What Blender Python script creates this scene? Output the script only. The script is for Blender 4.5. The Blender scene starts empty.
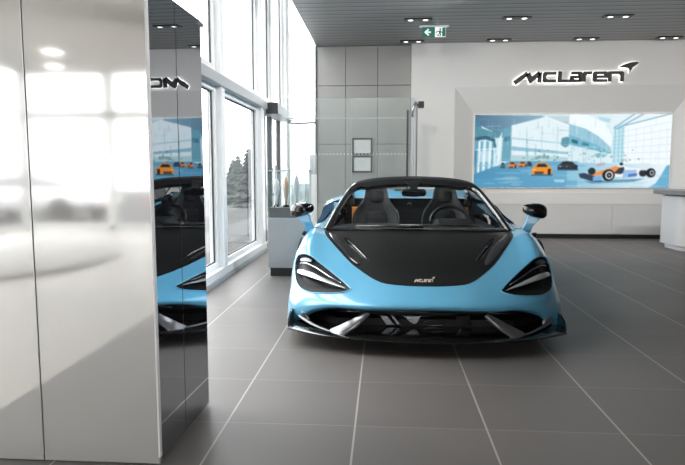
import bpy, bmesh, math, random
import numpy as np
from mathutils import Vector, Matrix
from mathutils.geometry import delaunay_2d_cdt
random.seed(7)
SKY = 8.0
SC = bpy.context.scene
COL = SC.collection

# ------------------------------------------------------------------ helpers
def lin(c):
    c = c/255.0
    return c/12.92 if c <= .04045 else ((c+.055)/1.055)**2.4
def rgb(r, g, b): return (lin(r), lin(g), lin(b), 1)

def mat(name, col=(.5,.5,.5,1), rough=.5, metal=0, coat=0, spec=.5, emit=None, es=0, coat_rough=.03):
    m = bpy.data.materials.new(name); m.use_nodes = True
    p = m.node_tree.nodes['Principled BSDF']
    p.inputs['Base Color'].default_value = col
    p.inputs['Roughness'].default_value = rough
    p.inputs['Metallic'].default_value = metal
    p.inputs['Coat Weight'].default_value = coat
    p.inputs['Coat Roughness'].default_value = coat_rough
    p.inputs['Specular IOR Level'].default_value = spec
    if emit:
        p.inputs['Emission Color'].default_value = emit
        p.inputs['Emission Strength'].default_value = es
    return m
def node(m, kind, **kw):
    n = m.node_tree.nodes.new(kind)
    for k, v in kw.items(): setattr(n, k, v)
    return n
def link(m, a, b): m.node_tree.links.new(a, b)
def noise_rough(m, scale=8, lo=.3, hi=.5, coord='Object'):
    p = m.node_tree.nodes['Principled BSDF']
    tc = node(m, 'ShaderNodeTexCoord'); nz = node(m, 'ShaderNodeTexNoise'); mr = node(m, 'ShaderNodeMapRange')
    nz.inputs['Scale'].default_value = scale
    mr.inputs['To Min'].default_value = lo; mr.inputs['To Max'].default_value = hi
    link(m, tc.outputs[coord], nz.inputs['Vector']); link(m, nz.outputs['Fac'], mr.inputs['Value']); link(m, mr.outputs['Result'], p.inputs['Roughness'])
    return m
def glass_mat(name, tint=(1,1,1,1), refl=.08, rough=0.0, fres=.5):
    m = bpy.data.materials.new(name); m.use_nodes = True
    nt = m.node_tree; nt.nodes.clear()
    out = node(m, 'ShaderNodeOutputMaterial'); mix = node(m, 'ShaderNodeMixShader')
    tr = node(m, 'ShaderNodeBsdfTransparent'); gl = node(m, 'ShaderNodeBsdfGlossy')
    lw = node(m, 'ShaderNodeLayerWeight'); mr = node(m, 'ShaderNodeMapRange')
    lw.inputs['Blend'].default_value = .35
    mr.inputs['To Min'].default_value = refl; mr.inputs['To Max'].default_value = min(1, refl+fres)
    tr.inputs['Color'].default_value = tint; gl.inputs['Roughness'].default_value = rough
    link(m, lw.outputs['Fresnel'], mr.inputs['Value']); link(m, mr.outputs['Result'], mix.inputs['Fac'])
    link(m, tr.outputs[0], mix.inputs[1]); link(m, gl.outputs[0], mix.inputs[2]); link(m, mix.outputs[0], out.inputs['Surface'])
    return m

class MB:
    def __init__(s): s.v = []; s.f = []
    def add(s, v, f):
        o = len(s.v); s.v += [tuple(p) for p in v]; s.f += [tuple(i+o for i in q) for q in f]; return s
    def box(s, x0, x1, y0, y1, z0, z1):
        return s.add([(x0,y0,z0),(x1,y0,z0),(x1,y1,z0),(x0,y1,z0),(x0,y0,z1),(x1,y0,z1),(x1,y1,z1),(x0,y1,z1)],
                     [(0,3,2,1),(4,5,6,7),(0,1,5,4),(1,2,6,5),(2,3,7,6),(3,0,4,7)])
    def grid(s, rows):
        n = len(rows[0]); v = [p for r in rows for p in r]
        return s.add(v, [(i*n+j, i*n+j+1, (i+1)*n+j+1, (i+1)*n+j) for i in range(len(rows)-1) for j in range(n-1)])
    def loft(s, rings, cap=True):
        n = len(rings[0]); v = [p for r in rings for p in r]
        f = [(i*n+j, i*n+(j+1)%n, (i+1)*n+(j+1)%n, (i+1)*n+j) for i in range(len(rings)-1) for j in range(n)]
        if cap: f += [tuple(range(n-1,-1,-1)), tuple((len(rings)-1)*n+j for j in range(n))]
        return s.add(v, f)
    def lathe(s, prof, c=(0,0,0), axis='z', n=24):
        rings = []
        for r, h in prof:
            ring = []
            for k in range(n):
                a = 2*math.pi*k/n; x, y = r*math.cos(a), r*math.sin(a)
                ring.append({'z':(c[0]+x,c[1]+y,c[2]+h),'x':(c[0]+h,c[1]+x,c[2]+y),'y':(c[0]+x,c[1]+h,c[2]-y)}[axis])
            rings.append(ring)
        return s.loft(rings)
    def tube(s, path, r, n=10, closed=False):
        rings = []; m = len(path); P3 = [Vector(p) for p in path]
        up = Vector((0.123,0.05,1))
        for i, p in enumerate(P3):
            a = P3[(i-1) % m] if (closed or i > 0) else p
            b = P3[(i+1) % m] if (closed or i < m-1) else p
            t = (b-a).normalized(); e = t.cross(up)
            if e.length < 1e-4: e = t.cross(Vector((1,0,0)))
            e.normalize(); g = e.cross(t)
            rr = r[i] if isinstance(r, (list, tuple)) else r
            rings.append([p+e*rr*math.cos(2*math.pi*k/n)+g*rr*math.sin(2*math.pi*k/n) for k in range(n)])
        if closed: rings.append(rings[0]); return s.loft(rings, False)
        return s.loft(rings)
    def prism(s, poly, plane, d0, d1):
        """poly 2D, extruded along the remaining axis. plane in 'xy','xz','yz'"""
        def p3(p, d): return {'xy':(p[0],p[1],d),'xz':(p[0],d,p[1]),'yz':(d,p[0],p[1])}[plane]
        return s.loft([[p3(p,d0) for p in poly],[p3(p,d1) for p in poly]])
    def build(s, name, m, parent=None, smooth=False, bevel=0, solid=0, recalc=True, sub=0, seg=2, angle=None):
        me = bpy.data.meshes.new(name); me.from_pydata(s.v, [], s.f); me.validate(); me.update()
        if recalc:
            bm = bmesh.new(); bm.from_mesh(me); bmesh.ops.remove_doubles(bm, verts=bm.verts, dist=1e-6)
            bmesh.ops.recalc_face_normals(bm, faces=bm.faces); bm.to_mesh(me); bm.free()
        if m is not None: me.materials.append(m)
        o = bpy.data.objects.new(name, me); COL.objects.link(o)
        if smooth: me.shade_smooth() if hasattr(me,'shade_smooth') else me.polygons.foreach_set('use_smooth',[True]*len(me.polygons))
        if smooth and angle: me.set_sharp_from_angle(angle=math.radians(angle))
        if solid:
            md = o.modifiers.new('Solid','SOLIDIFY'); md.thickness = solid; md.offset = 0
        if sub:
            md = o.modifiers.new('Sub','SUBSURF'); md.levels = sub; md.render_levels = sub
        if bevel:
            md = o.modifiers.new('Bev','BEVEL'); md.width = bevel; md.segments = seg; md.limit_method = 'ANGLE'; md.angle_limit = math.radians(40)
        if parent: o.parent = parent
        return o
def tag(o, label=None, cat=None, group=None, kind=None):
    if label: o['label'] = label
    if cat: o['category'] = cat
    if group: o['group'] = group
    if kind: o['kind'] = kind
    return o
def empty(name, loc, label, cat, group=None, rz=0):
    o = bpy.data.objects.new(name, None); COL.objects.link(o); o.location = loc; o.rotation_euler = (0,0,rz)
    o.empty_display_size = .1
    return tag(o, label, cat, group)
def copy_tree(o, parent=None):
    c = o.copy(); COL.objects.link(c); c.parent = parent
    for ch in list(o.children): copy_tree(ch, c)
    return c
def struct(o): o['kind'] = 'structure'; return o

# ------------------------------------------------------------------ camera
F, TP, TW, CAMH = 600.0, math.atan(61.5/600), math.radians(3.936), 1.17
cam = bpy.data.cameras.new('camera'); co = bpy.data.objects.new('camera', cam); COL.objects.link(co)
cam.sensor_width = 36; cam.lens = 36*F/685; cam.clip_start = .05; cam.clip_end = 500
co.location = (0,0,CAMH); co.rotation_euler = (math.pi/2-TP, 0, TW)
SC.camera = co
SC.view_settings.view_transform = 'Standard'; SC.view_settings.look = 'None'
SC.view_settings.exposure = 0.0
SC.cycles.use_denoising = True
SC.cycles.max_bounces = 10; SC.cycles.transparent_max_bounces = 24
SC.cycles.caustics_reflective = False; SC.cycles.caustics_refractive = False
SC.cycles.sample_clamp_indirect = 6

# ------------------------------------------------------------------ materials
M = {}
M['white'] = mat('white_paint', rgb(226,226,224), .55)
M['back_white'] = mat('back_wall_paint', rgb(240,239,237), .6)
M['ceil_white'] = mat('white_ceiling_paint', rgb(240,238,234), .7)
M['grey_panel'] = mat('grey_cladding', rgb(160,159,156), .45); noise_rough(M['grey_panel'], 3, .4, .55)
M['frame'] = mat('white_window_frame', rgb(243,244,244), .35)
M['gasket'] = mat('dark_gasket', rgb(52,54,56), .5)
M['black'] = mat('black_plastic', (.008,.008,.008,1), .35)
M['plinth'] = mat('black_plinth', (.012,.012,.013,1), .5)
M['socket'] = mat('socket_black', (.004,.004,.0045,1), .4, spec=.12)
M['door_glass'] = glass_mat('door_glass', (.86,.88,.89,1), .12)
M['trophy_silver'] = mat('pale_silver', rgb(240,241,242), .35, metal=.0, coat=.5)
M['gloss_black'] = mat('gloss_black', (.004,.004,.0045,1), .08, coat=.6)
M['carbon'] = mat('carbon_fibre', (.0042,.0038,.0034,1), .36, coat=.14, spec=.25, coat_rough=.15)
M['gloss_carbon'] = mat('gloss_carbon', (.012,.012,.012,1), .15, coat=1)
M['mesh_black'] = mat('grille_black', (.004,.004,.004,1), .6)
M['interior'] = mat('black_alcantara', (.012,.012,.013,1), .75)
M['leather'] = mat('dark_leather', (.022,.022,.024,1), .5); noise_rough(M['leather'], 40, .45, .6)
M['orange'] = mat('orange_webbing', rgb(255,152,52), .6)
M['silver'] = mat('silver', rgb(205,207,210), .22, metal=1)
M['steel'] = mat('brushed_steel', rgb(170,172,174), .35, metal=1)
M['rubber'] = mat('tyre_rubber', (.01,.01,.01,1), .8)
M['blade'] = mat('lamp_blade', rgb(206,209,212), .16, metal=.5, coat=.6)
M['lens_grey'] = mat('lamp_reflector', rgb(92,95,99), .15, metal=.6, coat=.5)
M['glass'] = glass_mat('clear_glass', (.98,.99,.99,1), .03)
M['glass_tint'] = glass_mat('grey_green_glass', (.93,.96,.955,1), .05, rough=.28, fres=.25)
M['rear_glass'] = glass_mat('dimmed_rear_glass', (.62,.62,.62,1), .03)  # grey tint added to cut the daylight coming from behind the camera
M['screen_glass'] = glass_mat('windscreen_glass', (.93,.95,.95,1), .02)
M['case_glass'] = glass_mat('showcase_glass', (.96,.985,.985,1), .05, fres=.3)
# car paint
m = mat('light_blue_paint', rgb(101,178,213), .3, metal=.05, coat=1.0, spec=.4); M['blue'] = m
tc = node(m,'ShaderNodeTexCoord'); nz = node(m,'ShaderNodeTexNoise'); bp = node(m,'ShaderNodeBump')
nz.inputs['Scale'].default_value = 900; bp.inputs['Strength'].default_value = .01
link(m, tc.outputs['Object'], nz.inputs['Vector']); link(m, nz.outputs['Fac'], bp.inputs['Height']); link(m, bp.outputs['Normal'], m.node_tree.nodes['Principled BSDF'].inputs['Normal'])

# floor tiles: joints from object-space position
def tile_floor(name, base, joint, ox, oy, sx, sy, wx, wy, rough=(.40,.52), weak=.3):
    m = mat(name, base, .35); p = m.node_tree.nodes['Principled BSDF']
    geo = node(m,'ShaderNodeNewGeometry'); sep = node(m,'ShaderNodeSeparateXYZ'); link(m, geo.outputs['Position'], sep.inputs[0])
    def line(ch, o, s, w):
        a = node(m,'ShaderNodeMath',operation='SUBTRACT'); link(m, sep.outputs[ch], a.inputs[0]); a.inputs[1].default_value = o
        b = node(m,'ShaderNodeMath',operation='DIVIDE'); link(m, a.outputs[0], b.inputs[0]); b.inputs[1].default_value = s
        r = node(m,'ShaderNodeMath',operation='ROUND'); link(m, b.outputs[0], r.inputs[0])
        d = node(m,'ShaderNodeMath',operation='SUBTRACT'); link(m, b.outputs[0], d.inputs[0]); link(m, r.outputs[0], d.inputs[1])
        ab = node(m,'ShaderNodeMath',operation='ABSOLUTE'); link(m, d.outputs[0], ab.inputs[0])
        lt = node(m,'ShaderNodeMath',operation='LESS_THAN'); link(m, ab.outputs[0], lt.inputs[0]); lt.inputs[1].default_value = w/s
        fl = node(m,'ShaderNodeMath',operation='FLOOR'); link(m, b.outputs[0], fl.inputs[0])
        return lt, fl
    lx, fx = line('X', ox, sx, wx); ly, fy = line('Y', oy, sy, wy)
    cmb = node(m,'ShaderNodeCombineXYZ'); link(m, fx.outputs[0], cmb.inputs[0]); link(m, fy.outputs[0], cmb.inputs[1])
    wn = node(m,'ShaderNodeTexWhiteNoise'); link(m, cmb.outputs[0], wn.inputs['Vector'])
    nz = node(m,'ShaderNodeTexNoise'); nz.inputs['Scale'].default_value = 2.2; nz.inputs['Detail'].default_value = 6; link(m, geo.outputs['Position'], nz.inputs['Vector'])
    ad = node(m,'ShaderNodeMath',operation='ADD'); link(m, wn.outputs['Value'], ad.inputs[0]); link(m, nz.outputs['Fac'], ad.inputs[1])
    mr = node(m,'ShaderNodeMapRange'); mr.inputs['From Max'].default_value = 2; mr.inputs['To Min'].default_value = .88; mr.inputs['To Max'].default_value = 1.12; link(m, ad.outputs[0], mr.inputs['Value'])
    mul = node(m,'ShaderNodeMix',data_type='RGBA',blend_type='MULTIPLY'); mul.inputs['Factor'].default_value = 1; mul.inputs['A'].default_value = base; link(m, mr.outputs['Result'], mul.inputs['B'])
    wk = node(m,'ShaderNodeMath',operation='MULTIPLY'); link(m, ly.outputs[0], wk.inputs[0]); wk.inputs[1].default_value = weak
    mx = node(m,'ShaderNodeMath',operation='MAXIMUM'); link(m, lx.outputs[0], mx.inputs[0]); link(m, wk.outputs[0], mx.inputs[1])
    mix = node(m,'ShaderNodeMix',data_type='RGBA'); link(m, mx.outputs[0], mix.inputs['Factor']); link(m, mul.outputs['Result'], mix.inputs['A']); mix.inputs['B'].default_value = joint
    link(m, mix.outputs['Result'], p.inputs['Base Color'])
    rr = node(m,'ShaderNodeMapRange'); rr.inputs['To Min'].default_value = rough[0]; rr.inputs['To Max'].default_value = rough[1]; link(m, nz.outputs['Fac'], rr.inputs['Value']); link(m, rr.outputs['Result'], p.inputs['Roughness'])
    return m
M['floor'] = tile_floor('grey_floor_tiles', rgb(108,103,100), rgb(172,167,161), -.725, 3.24, .6, .58, .0042, .003)
M['floor_pale'] = tile_floor('pale_floor', rgb(226,223,217), rgb(215,212,206), 0, 0, 1.2, 1.2, .002, .002)
# slatted ceiling: grooves run along X
m = mat('grey_slat_ceiling', rgb(118,118,119), .45, metal=.2); M['slat'] = m
geo = node(m,'ShaderNodeNewGeometry'); sep = node(m,'ShaderNodeSeparateXYZ'); link(m, geo.outputs['Position'], sep.inputs[0])
dv = node(m,'ShaderNodeMath',operation='DIVIDE'); dv.inputs[1].default_value = .19; link(m, sep.outputs['Y'], dv.inputs[0])
fr = node(m,'ShaderNodeMath',operation='FRACT'); link(m, dv.outputs[0], fr.inputs[0])
rp = node(m,'ShaderNodeValToRGB'); link(m, fr.outputs[0], rp.inputs[0])
e = rp.color_ramp.elements; e[0].position = 0; e[0].color = rgb(66,66,67); e[1].position = 1; e[1].color = rgb(156,155,155)
for pos, c in ((.12,rgb(62,62,63)),(.14,rgb(168,167,167)),(.6,rgb(152,151,151))):
    k = e.new(pos); k.color = c
link(m, rp.outputs[0], m.node_tree.nodes['Principled BSDF'].inputs['Base Color'])
# ================================================================== THE ROOM
YB, XW, ZC = 10.7, -1.72, 3.33
def sbox(name, m, x0, x1, y0, y1, z0, z1, bevel=0): return struct(MB().box(x0,x1,y0,y1,z0,z1).build(name, m, bevel=bevel))
o = MB().add([(XW-.16,-7.1,0),(8.5,-7.1,0),(8.5,YB+.4,0),(XW-.16,YB+.4,0)],[(0,1,2,3)]).build('floor', M['floor']); struct(o)
o = MB().add([(-7.2,-7.1,0),(XW-.16,-7.1,0),(XW-.16,2.75,0),(-7.2,2.75,0)],[(0,1,2,3)]).build('floor', M['floor_pale']); struct(o)
sbox('ceiling', M['slat'], -1.15, 8.5, 2.4, YB+.4, ZC, ZC+.12)
sbox('ceiling', M['ceil_white'], -7.2, 8.5, -7.1, 2.4, ZC, ZC+.12)
# bulkhead and roof over the tall slot beside the glazing
sbox('trim_1', M['slat'], -1.19, -1.15, 2.4, YB+.4, ZC+.0, 6.2)
sbox('ceiling', M['ceil_white'], -2.1, -1.15, 2.4, YB+.4, 6.2, 6.3)
# back wall: grey cladding left, white wall with splayed niche right
def clad():
    xs = [-1.19,-.68,-.12,.46]; zs = [0,.62,1.64,2.655,3.33]
    for i in range(3):
        for k in range(4):
            o = MB().box(xs[i]+.004, xs[i+1]-.004, YB-.02, YB+.02, zs[k]+.004, zs[k+1]-.004).build('wall_back_panel', M['grey_panel'], bevel=.003); struct(o)
    sbox('wall_back', M['gasket'], -1.19, .46, YB+.02, YB+.1, 0, ZC)
clad()
YF = 10.55
wl = MB()
wl.box(.46, 1.20, YF, YB+.3, 0, ZC)                  # white pier left of the niche
wl.box(5.19, 8.5, YF, YB+.3, 0, ZC)                  # right of the niche
wl.box(1.20, 5.19, YF, YB+.3, 2.60, ZC)              # above
wl.add([(1.20,YF,0),(1.20,YF,2.42),(1.545,YB-.004,2.16),(1.545,YB-.004,0)],[(0,1,2,3)])
wl.add([(5.19,YF,0),(5.19,YF,2.42),(4.90,YB-.004,2.16),(4.90,YB-.004,0)],[(0,1,2,3)])
wl.add([(1.20,YF,2.42),(1.20,YF,2.60),(5.19,YF,2.60),(5.19,YF,2.42),(4.90,YB-.004,2.16),(1.545,YB-.004,2.16)],[(0,1,5),(1,2,4,5),(2,3,4)])
struct(wl.build('wall_back', M['back_white']))
sbox('wall_back', M['back_white'], 1.5, 4.95, YB, YB+.1, 0, 2.2)
sbox('trim_2', M['back_white'], 1.56, 4.885, YB-.014, YB, .60, .80, .003)
M['lower_wall'] = mat('lower_wall_paint', rgb(222,222,221), .6)
sbox('trim_3', M['lower_wall'], 1.56, 3.95, YB-.014, YB, .075, .594, .003)
sbox('trim_4', M['lower_wall'], 3.956, 4.885, YB-.014, YB, .075, .594, .003)
sbox('baseboard_back', M['plinth'], 1.30, 5.1, YB-.03, YB, 0, .07)
sbox('baseboard_back', M['plinth'], .46, 1.23, YF-.012, YF, 0, .07)
sbox('baseboard_back', M['plinth'], 5.16, 8.5, YF-.012, YF, 0, .07)
# other walls
M['side_wall'] = mat('grey_side_wall', rgb(120,120,120), .6)
sbox('wall_right', M['side_wall'], 8.5, 8.6, -7.1, YB+.4, 0, ZC)
sbox('wall_left', M['white'], -7.2, -1.90, 2.75, 2.85, 0, 6.2)
sbox('wall_left', M['white'], -1.90, -1.15, 2.36, 2.4, ZC, 6.2)
sbox('wall_rear', M['side_wall'], 1.5, 8.5, -7.2, -7.1, 0, ZC)
sbox('wall_rear', M['ceil_white'], -7.2, 1.5, -7.2, -7.1, 3.1, ZC)

# ---------------- left glazing
def frame_window(name, y0, y1, z0, z1, x=XW-.1, w=.055):
    f = MB().box(x-.04,x+.04,y0,y0+w,z0,z1).box(x-.04,x+.04,y1-w,y1,z0,z1).box(x-.04,x+.04,y0+w,y1-w,z0,z0+w).box(x-.04,x+.04,y0+w,y1-w,z1-w,z1).build(name, M['frame'], bevel=.006); struct(f)
    g = MB()
    for a,b,c,d in ((y0+w,y0+w+.014,z0+w,z1-w),(y1-w-.014,y1-w,z0+w,z1-w),(y0+w,y1-w,z0+w,z0+w+.014),(y0+w,y1-w,z1-w-.014,z1-w)): g.box(x-.006,x+.008,a,b,c,d)
    g.build('window_gasket', M['gasket'], f)
    p = MB().add([(x,y0+w,z0+w),(x,y1-w,z0+w),(x,y1-w,z1-w),(x,y0+w,z1-w)],[(0,1,2,3)]).build('window_pane', M['glass'], f)
    return f
bays = [(2.85,4.45),(4.60,6.36),(6.50,8.45)]
n = 1
for y0, y1 in bays[:3]:
    frame_window(f'window_{n}', y0, y1, .13, 2.06); n += 1
for y0, y1 in bays[:3]+[(8.60,9.45),(9.75,10.6)]:
    frame_window(f'window_{n}', y0, y1, 2.22, 6.1); n += 1
for y0, y1 in ((4.45,4.60),(6.36,6.50),(8.45,8.56)):
    sbox('trim_5', M['frame'], XW-.16, XW, y0, y1, .131, 6.2, .008)
sbox('trim_5', M['frame'], XW-.16, XW-.02, 8.56, 8.74, .131, 6.2, .008)
sbox('trim_5', M['frame'], XW-.16, XW-.04, 9.45, 9.75, 2.2, 6.2, .008)
sbox('trim_5', M['frame'], XW-.16, XW+.0, 10.6, 10.72, 0, 6.2, .008)
M['transom'] = mat('grey_transom', rgb(176,179,181), .4)
sbox('trim_6', M['transom'], XW-.14, XW+.03, 2.4, 8.74, 2.06, 2.17, .006)
sbox('trim_7', M['frame'], XW-.16, XW+.0, 2.4, 8.74, .045, .13, .006)
sbox('baseboard_left', M['transom'], XW-.16, XW+.012, 2.4, 8.74, 0, .0445)
# automatic door beyond the last mullion
d = MB()
for a,b in ((8.76,8.86),(9.28,9.40),(10.06,10.2)): d.box(XW-.10,XW-.02,a,b,0,2.0)
d.box(XW-.10,XW-.02,8.86,10.06,0,.09)
M['door_grey'] = mat('dark_grey_door_frame', rgb(74,78,82), .4)
door = struct(d.build('door_1', M['door_grey'], bevel=.005))
MB().add([(XW-.06,8.8,.09),(XW-.06,10.06,.09),(XW-.06,10.06,2.0),(XW-.06,8.8,2.0)],[(0,1,2,3)]).build('door_pane', M['glass_tint'], door)
hd = MB().box(XW-.12, XW+.17, 8.80, 10.35, 2.01, 2.15).build('door_operator', M['transom'], door, bevel=.01)
MB().box(XW+.0, XW+.175, 8.76, 8.80, 2.0, 2.16).build('operator_end_cap', M['gasket'], hd, bevel=.004)
MB().tube([(XW+.13,10.1,1.985),(XW+.16,10.2,1.965),(-1.16,10.3,1.99)], .018).tube([(XW+.13,10.1,2.02),(XW+.13,10.1,1.96)],.03).build('door_arm', M['steel'], hd, smooth=True)
MB().tube([(XW+.03,9.34,.75),(XW+.03,9.34,1.25)],.014).tube([(XW+.03,9.34,.8),(XW-.03,9.34,.8)],.01).tube([(XW+.03,9.34,1.2),(XW-.03,9.34,1.2)],.01).build('door_handle', M['steel'], door, smooth=True)
# glazed end wall at the far left corner
frame = MB().box(XW,XW+.05,YB+.0,YB+.06,0,6.2).box(-1.24,-1.19,YB,YB+.06,0,6.2).box(XW+.05,-1.24,YB,YB+.06,0,.1).box(XW+.05,-1.24,YB,YB+.06,6.1,6.2).build(f'window_{n}', M['frame'], bevel=.004); struct(frame)
MB().add([(XW+.05,YB+.03,.1),(-1.24,YB+.03,.1),(-1.24,YB+.03,6.1),(XW+.05,YB+.03,6.1)],[(0,1,2,3)]).build('window_pane', M['glass'], frame); n += 1
sbox('trim_8', M['gasket'], -1.205, -1.18, YB-.03, YB, 0, ZC)
# white post with grey cap beside the end glazing
post = empty('bollard', (-1.07,9.05,0), 'white cylindrical post with grey upper band standing in the corner behind the trophy case', 'post')
MB().lathe([(.0,0),(.075,0),(.075,.02),(.062,.025),(.062,1.12),(0,1.12)]).build('post_body', M['white'], post, smooth=True, angle=40)
MB().lathe([(0,1.12),(.06,1.12),(.06,1.40),(.05,1.415),(0,1.415)]).build('post_cap', M['transom'], post, smooth=True, angle=40)

# ---------------- rear glazing (behind the camera, seen reflected in the white panels)
xs = [-7.15,-5.4,-3.65,-1.9,-.15,1.5]
for i in range(5):
    for z0,z1 in ((.08,2.22),(2.3,3.1)):
        x0,x1 = xs[i]+.05, xs[i+1]-.05
        f = MB().box(x0,x0+.05,-7.16,-7.1,z0,z1).box(x1-.05,x1,-7.16,-7.1,z0,z1).box(x0+.05,x1-.05,-7.16,-7.1,z0,z0+.05).box(x0+.05,x1-.05,-7.16,-7.1,z1-.05,z1).build(f'window_{n}', M['frame']); struct(f); n += 1
        MB().add([(x0+.05,-7.13,z0+.05),(x1-.05,-7.13,z0+.05),(x1-.05,-7.13,z1-.05),(x0+.05,-7.13,z1-.05)],[(0,1,2,3)]).build('window_pane', M['rear_glass'], f)
for x in xs: sbox('trim_9', M['frame'], x-.05, x+.05, -7.18, -7.08, 0, 3.1)
sbox('trim_10', M['transom'], -7.15, 1.5, -7.18, -7.08, 2.22, 2.3)
sbox('trim_11', M['frame'], -7.15, 1.5, -7.18, -7.08, 0, .08)
# outer left side of the rear hall
f = MB().box(-7.2,-7.14,-7.1,-7.0,0,ZC).box(-7.2,-7.14,2.65,2.75,0,ZC).box(-7.2,-7.14,-2.2,-2.1,0,ZC).box(-7.2,-7.14,-7,2.65,0,.1).box(-7.2,-7.14,-7,2.65,3.1,ZC).build(f'window_{n}', M['frame']); struct(f); n += 1
MB().add([(-7.17,-7.0,.1),(-7.17,2.65,.1),(-7.17,2.65,3.1),(-7.17,-7.0,3.1)],[(0,1,2,3)]).build('window_pane', M['rear_glass'], f)
# round ceiling raft with downlights and round display plinth of the rear hall
o = MB().lathe([(0,ZC-.0),(2.3,ZC-.0),(2.3,ZC-.2),(2.24,ZC-.22),(0,ZC-.22)], (-6.0+.9,-5.2,0), n=64).build('ceiling', M['ceil_white'], smooth=True, angle=30); struct(o)
o = MB().lathe([(0,0),(2.0,0),(2.0,.05),(1.97,.06),(0,.06)], (-5.6,-2.9,0), n=64).build('display_plinth', M['white'], smooth=True, angle=30)
tag(o, 'low round white display plinth on the pale floor, mirrored in the white panels', 'plinth')

M['round_lamp'] = mat('round_lamp', (1,1,1,1), .4, emit=(1,.98,.95,1), es=6)
for x,y,t_ in ((-5.3,-5.0,'inner'),(-6.0,-6.3,'outer')):
    rl = empty('round_ceiling_light', (x,y,ZC-.22), 'round white surface light on the circular ceiling raft, the %s one'%t_, 'ceiling light', 'round lights on the ceiling raft')
    MB().lathe([(0,-.05),(.16,-.05),(.18,-.03),(.18,0),(0,0)],n=32).build('lamp_body', M['white'], rl, smooth=True, angle=40)
    MB().lathe([(0,-.056),(.15,-.056),(.15,-.05),(0,-.05)],n=32).build('diffuser', M['round_lamp'], rl)
# ---------------- outside: snow, road, conifers, parked cars
M['snow'] = mat('snow', rgb(70,71,73), .9); M['road'] = mat('grey_road', rgb(44,45,47), .9)
def gz(d): return -.25-.045*d
def ground_strip(x0, x1, m, name):
    o = MB().add([(x0,-30,gz(-x0-1.9)),(x1,-30,gz(-x1-1.9)),(x1,90,gz(-x1-1.9)),(x0,90,gz(-x0-1.9))],[(0,1,2,3)]).build(name, m); struct(o)
ground_strip(-60,-6.2,M['snow'],'snow_field'); ground_strip(-6.2,-4.4,M['road'],'road'); ground_strip(-4.4,-3.2,M['snow'],'snow_verge'); ground_strip(-3.2,-1.9,M['road'],'pavement')
o = MB().add([(-30,-40,-.2),(30,-40,-.2),(30,-7.2,-.1),(-30,-7.2,-.1)],[(0,1,2,3)]).build('snow_lot', M['snow']); struct(o)
M['needles'] = mat('haze_grey_needles', rgb(62,67,67), .9); M['bark'] = mat('grey_bark', rgb(34,32,30), .9)  # outdoor haze and glare put into the grey of the needles
def conifer(x, y, z, h, label, seed, rad=.2):
    rnd = random.Random(seed)
    t = empty('conifer', (x,y,z), label, 'tree', 'conifers outside the glazing')
    MB().tube([(0,0,0),(0,0,h*.5),(0,0,h*.97)], [h*.03,h*.02,h*.006], 8).build('trunk', M['bark'], t, smooth=True)
    c = MB()
    layers = 20
    for i in range(layers):
        f = i/layers; zz = h*(.10+.86*f); R = h*rad*(1-f)**.8+h*.02; nb = 16
        for k in range(nb):
            a = 2*math.pi*(k+rnd.random())/nb; r = R*rnd.uniform(.65,1.12); w = R*.36+.05
            dx,dy = math.cos(a),math.sin(a); dz = -r*rnd.uniform(.1,.4)
            p0=(0,0,zz+h*.03); pm=(dx*r*.55-dy*w,dy*r*.55+dx*w,zz+dz*.4); pn=(dx*r*.55+dy*w,dy*r*.55-dx*w,zz+dz*.4); p1=(dx*r,dy*r,zz+dz)
            pc=(dx*r*.5,dy*r*.5,zz+h*.03+dz*.3)
            c.add([p0,pm,p1,pn,pc],[(0,1,4),(1,2,4),(2,3,4),(3,0,4)])
    c.build('foliage', M['needles'], t, recalc=False)
for k,(y,x,h,lab,rad) in enumerate([
    (30,-7.35,3.6,'grey hazy conifer in the middle window bay outside, the left one',.30),
    (27,-6.1,3.8,'tallest hazy conifer in the middle of the window bay outside',.28),
    (33,-8.35,3.5,'bushy conifer at the right edge of the middle window bay outside',.36),
    (36,-9.9,2.7,'small distant conifer just past the left window mullion outside',.36),
    (40,-8.4,3.0,'distant conifer outside partly hidden by the right window mullion',.4)]):
    conifer(x, y, gz(-x-1.9)-1.0, h, lab, k, rad)
def parked_car(x, y, col, label, rz=0):
    c = empty('parked_car', (x,y,-.12), label, 'car', 'cars parked outside the rear glazing', rz)
    m = mat('parked_paint', col, .3, coat=1)
    sec = [(-2.1,.35,.62,.74),(-1.9,.25,.82,.84),(-1.0,.22,.9,.88),(0,.2,.95,.9),(1.2,.22,.9,.88),(1.95,.25,.78,.84),(2.15,.38,.6,.72)]
    MB().loft([[(x_,-w,z0+.1),(x_,-w*.96,z1-.12),(x_,-w*.8,z1),(x_,w*.8,z1),(x_,w*.96,z1-.12),(x_,w,z0+.1),(x_,w*.8,z0),(x_,-w*.8,z0)] for x_,z0,z1,w in sec]).build('car_body', m, c, smooth=True, sub=1)
    MB().loft([[(x_,-w,.86),(x_,-w*.8,z1),(x_,w*.8,z1),(x_,w,.86)] for x_,z1,w in ((-1.5,.88,.74),(-.8,1.36,.74),(.4,1.42,.76),(1.3,.9,.76))]).build('cabin', M['transom'], c, smooth=True, sub=1)
    for sx in (-1.3,1.3):
        for sy in (-.8,.8): MB().lathe([(0,-.1),(.2,-.1),(.31,-.08),(.32,0),(.31,.08),(.2,.1),(0,.1)], (sx,sy,.32), 'y').build('wheel', M['rubber'], c, smooth=True, angle=40)
parked_car(-3.6,-10.3,rgb(236,120,108),'dark red saloon parked in the snow, mirrored in the white panels')
parked_car(-9.2,-10.8,rgb(232,232,234),'grey saloon parked in the snow left of the red saloon, mirrored in the white panels',.1)
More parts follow.
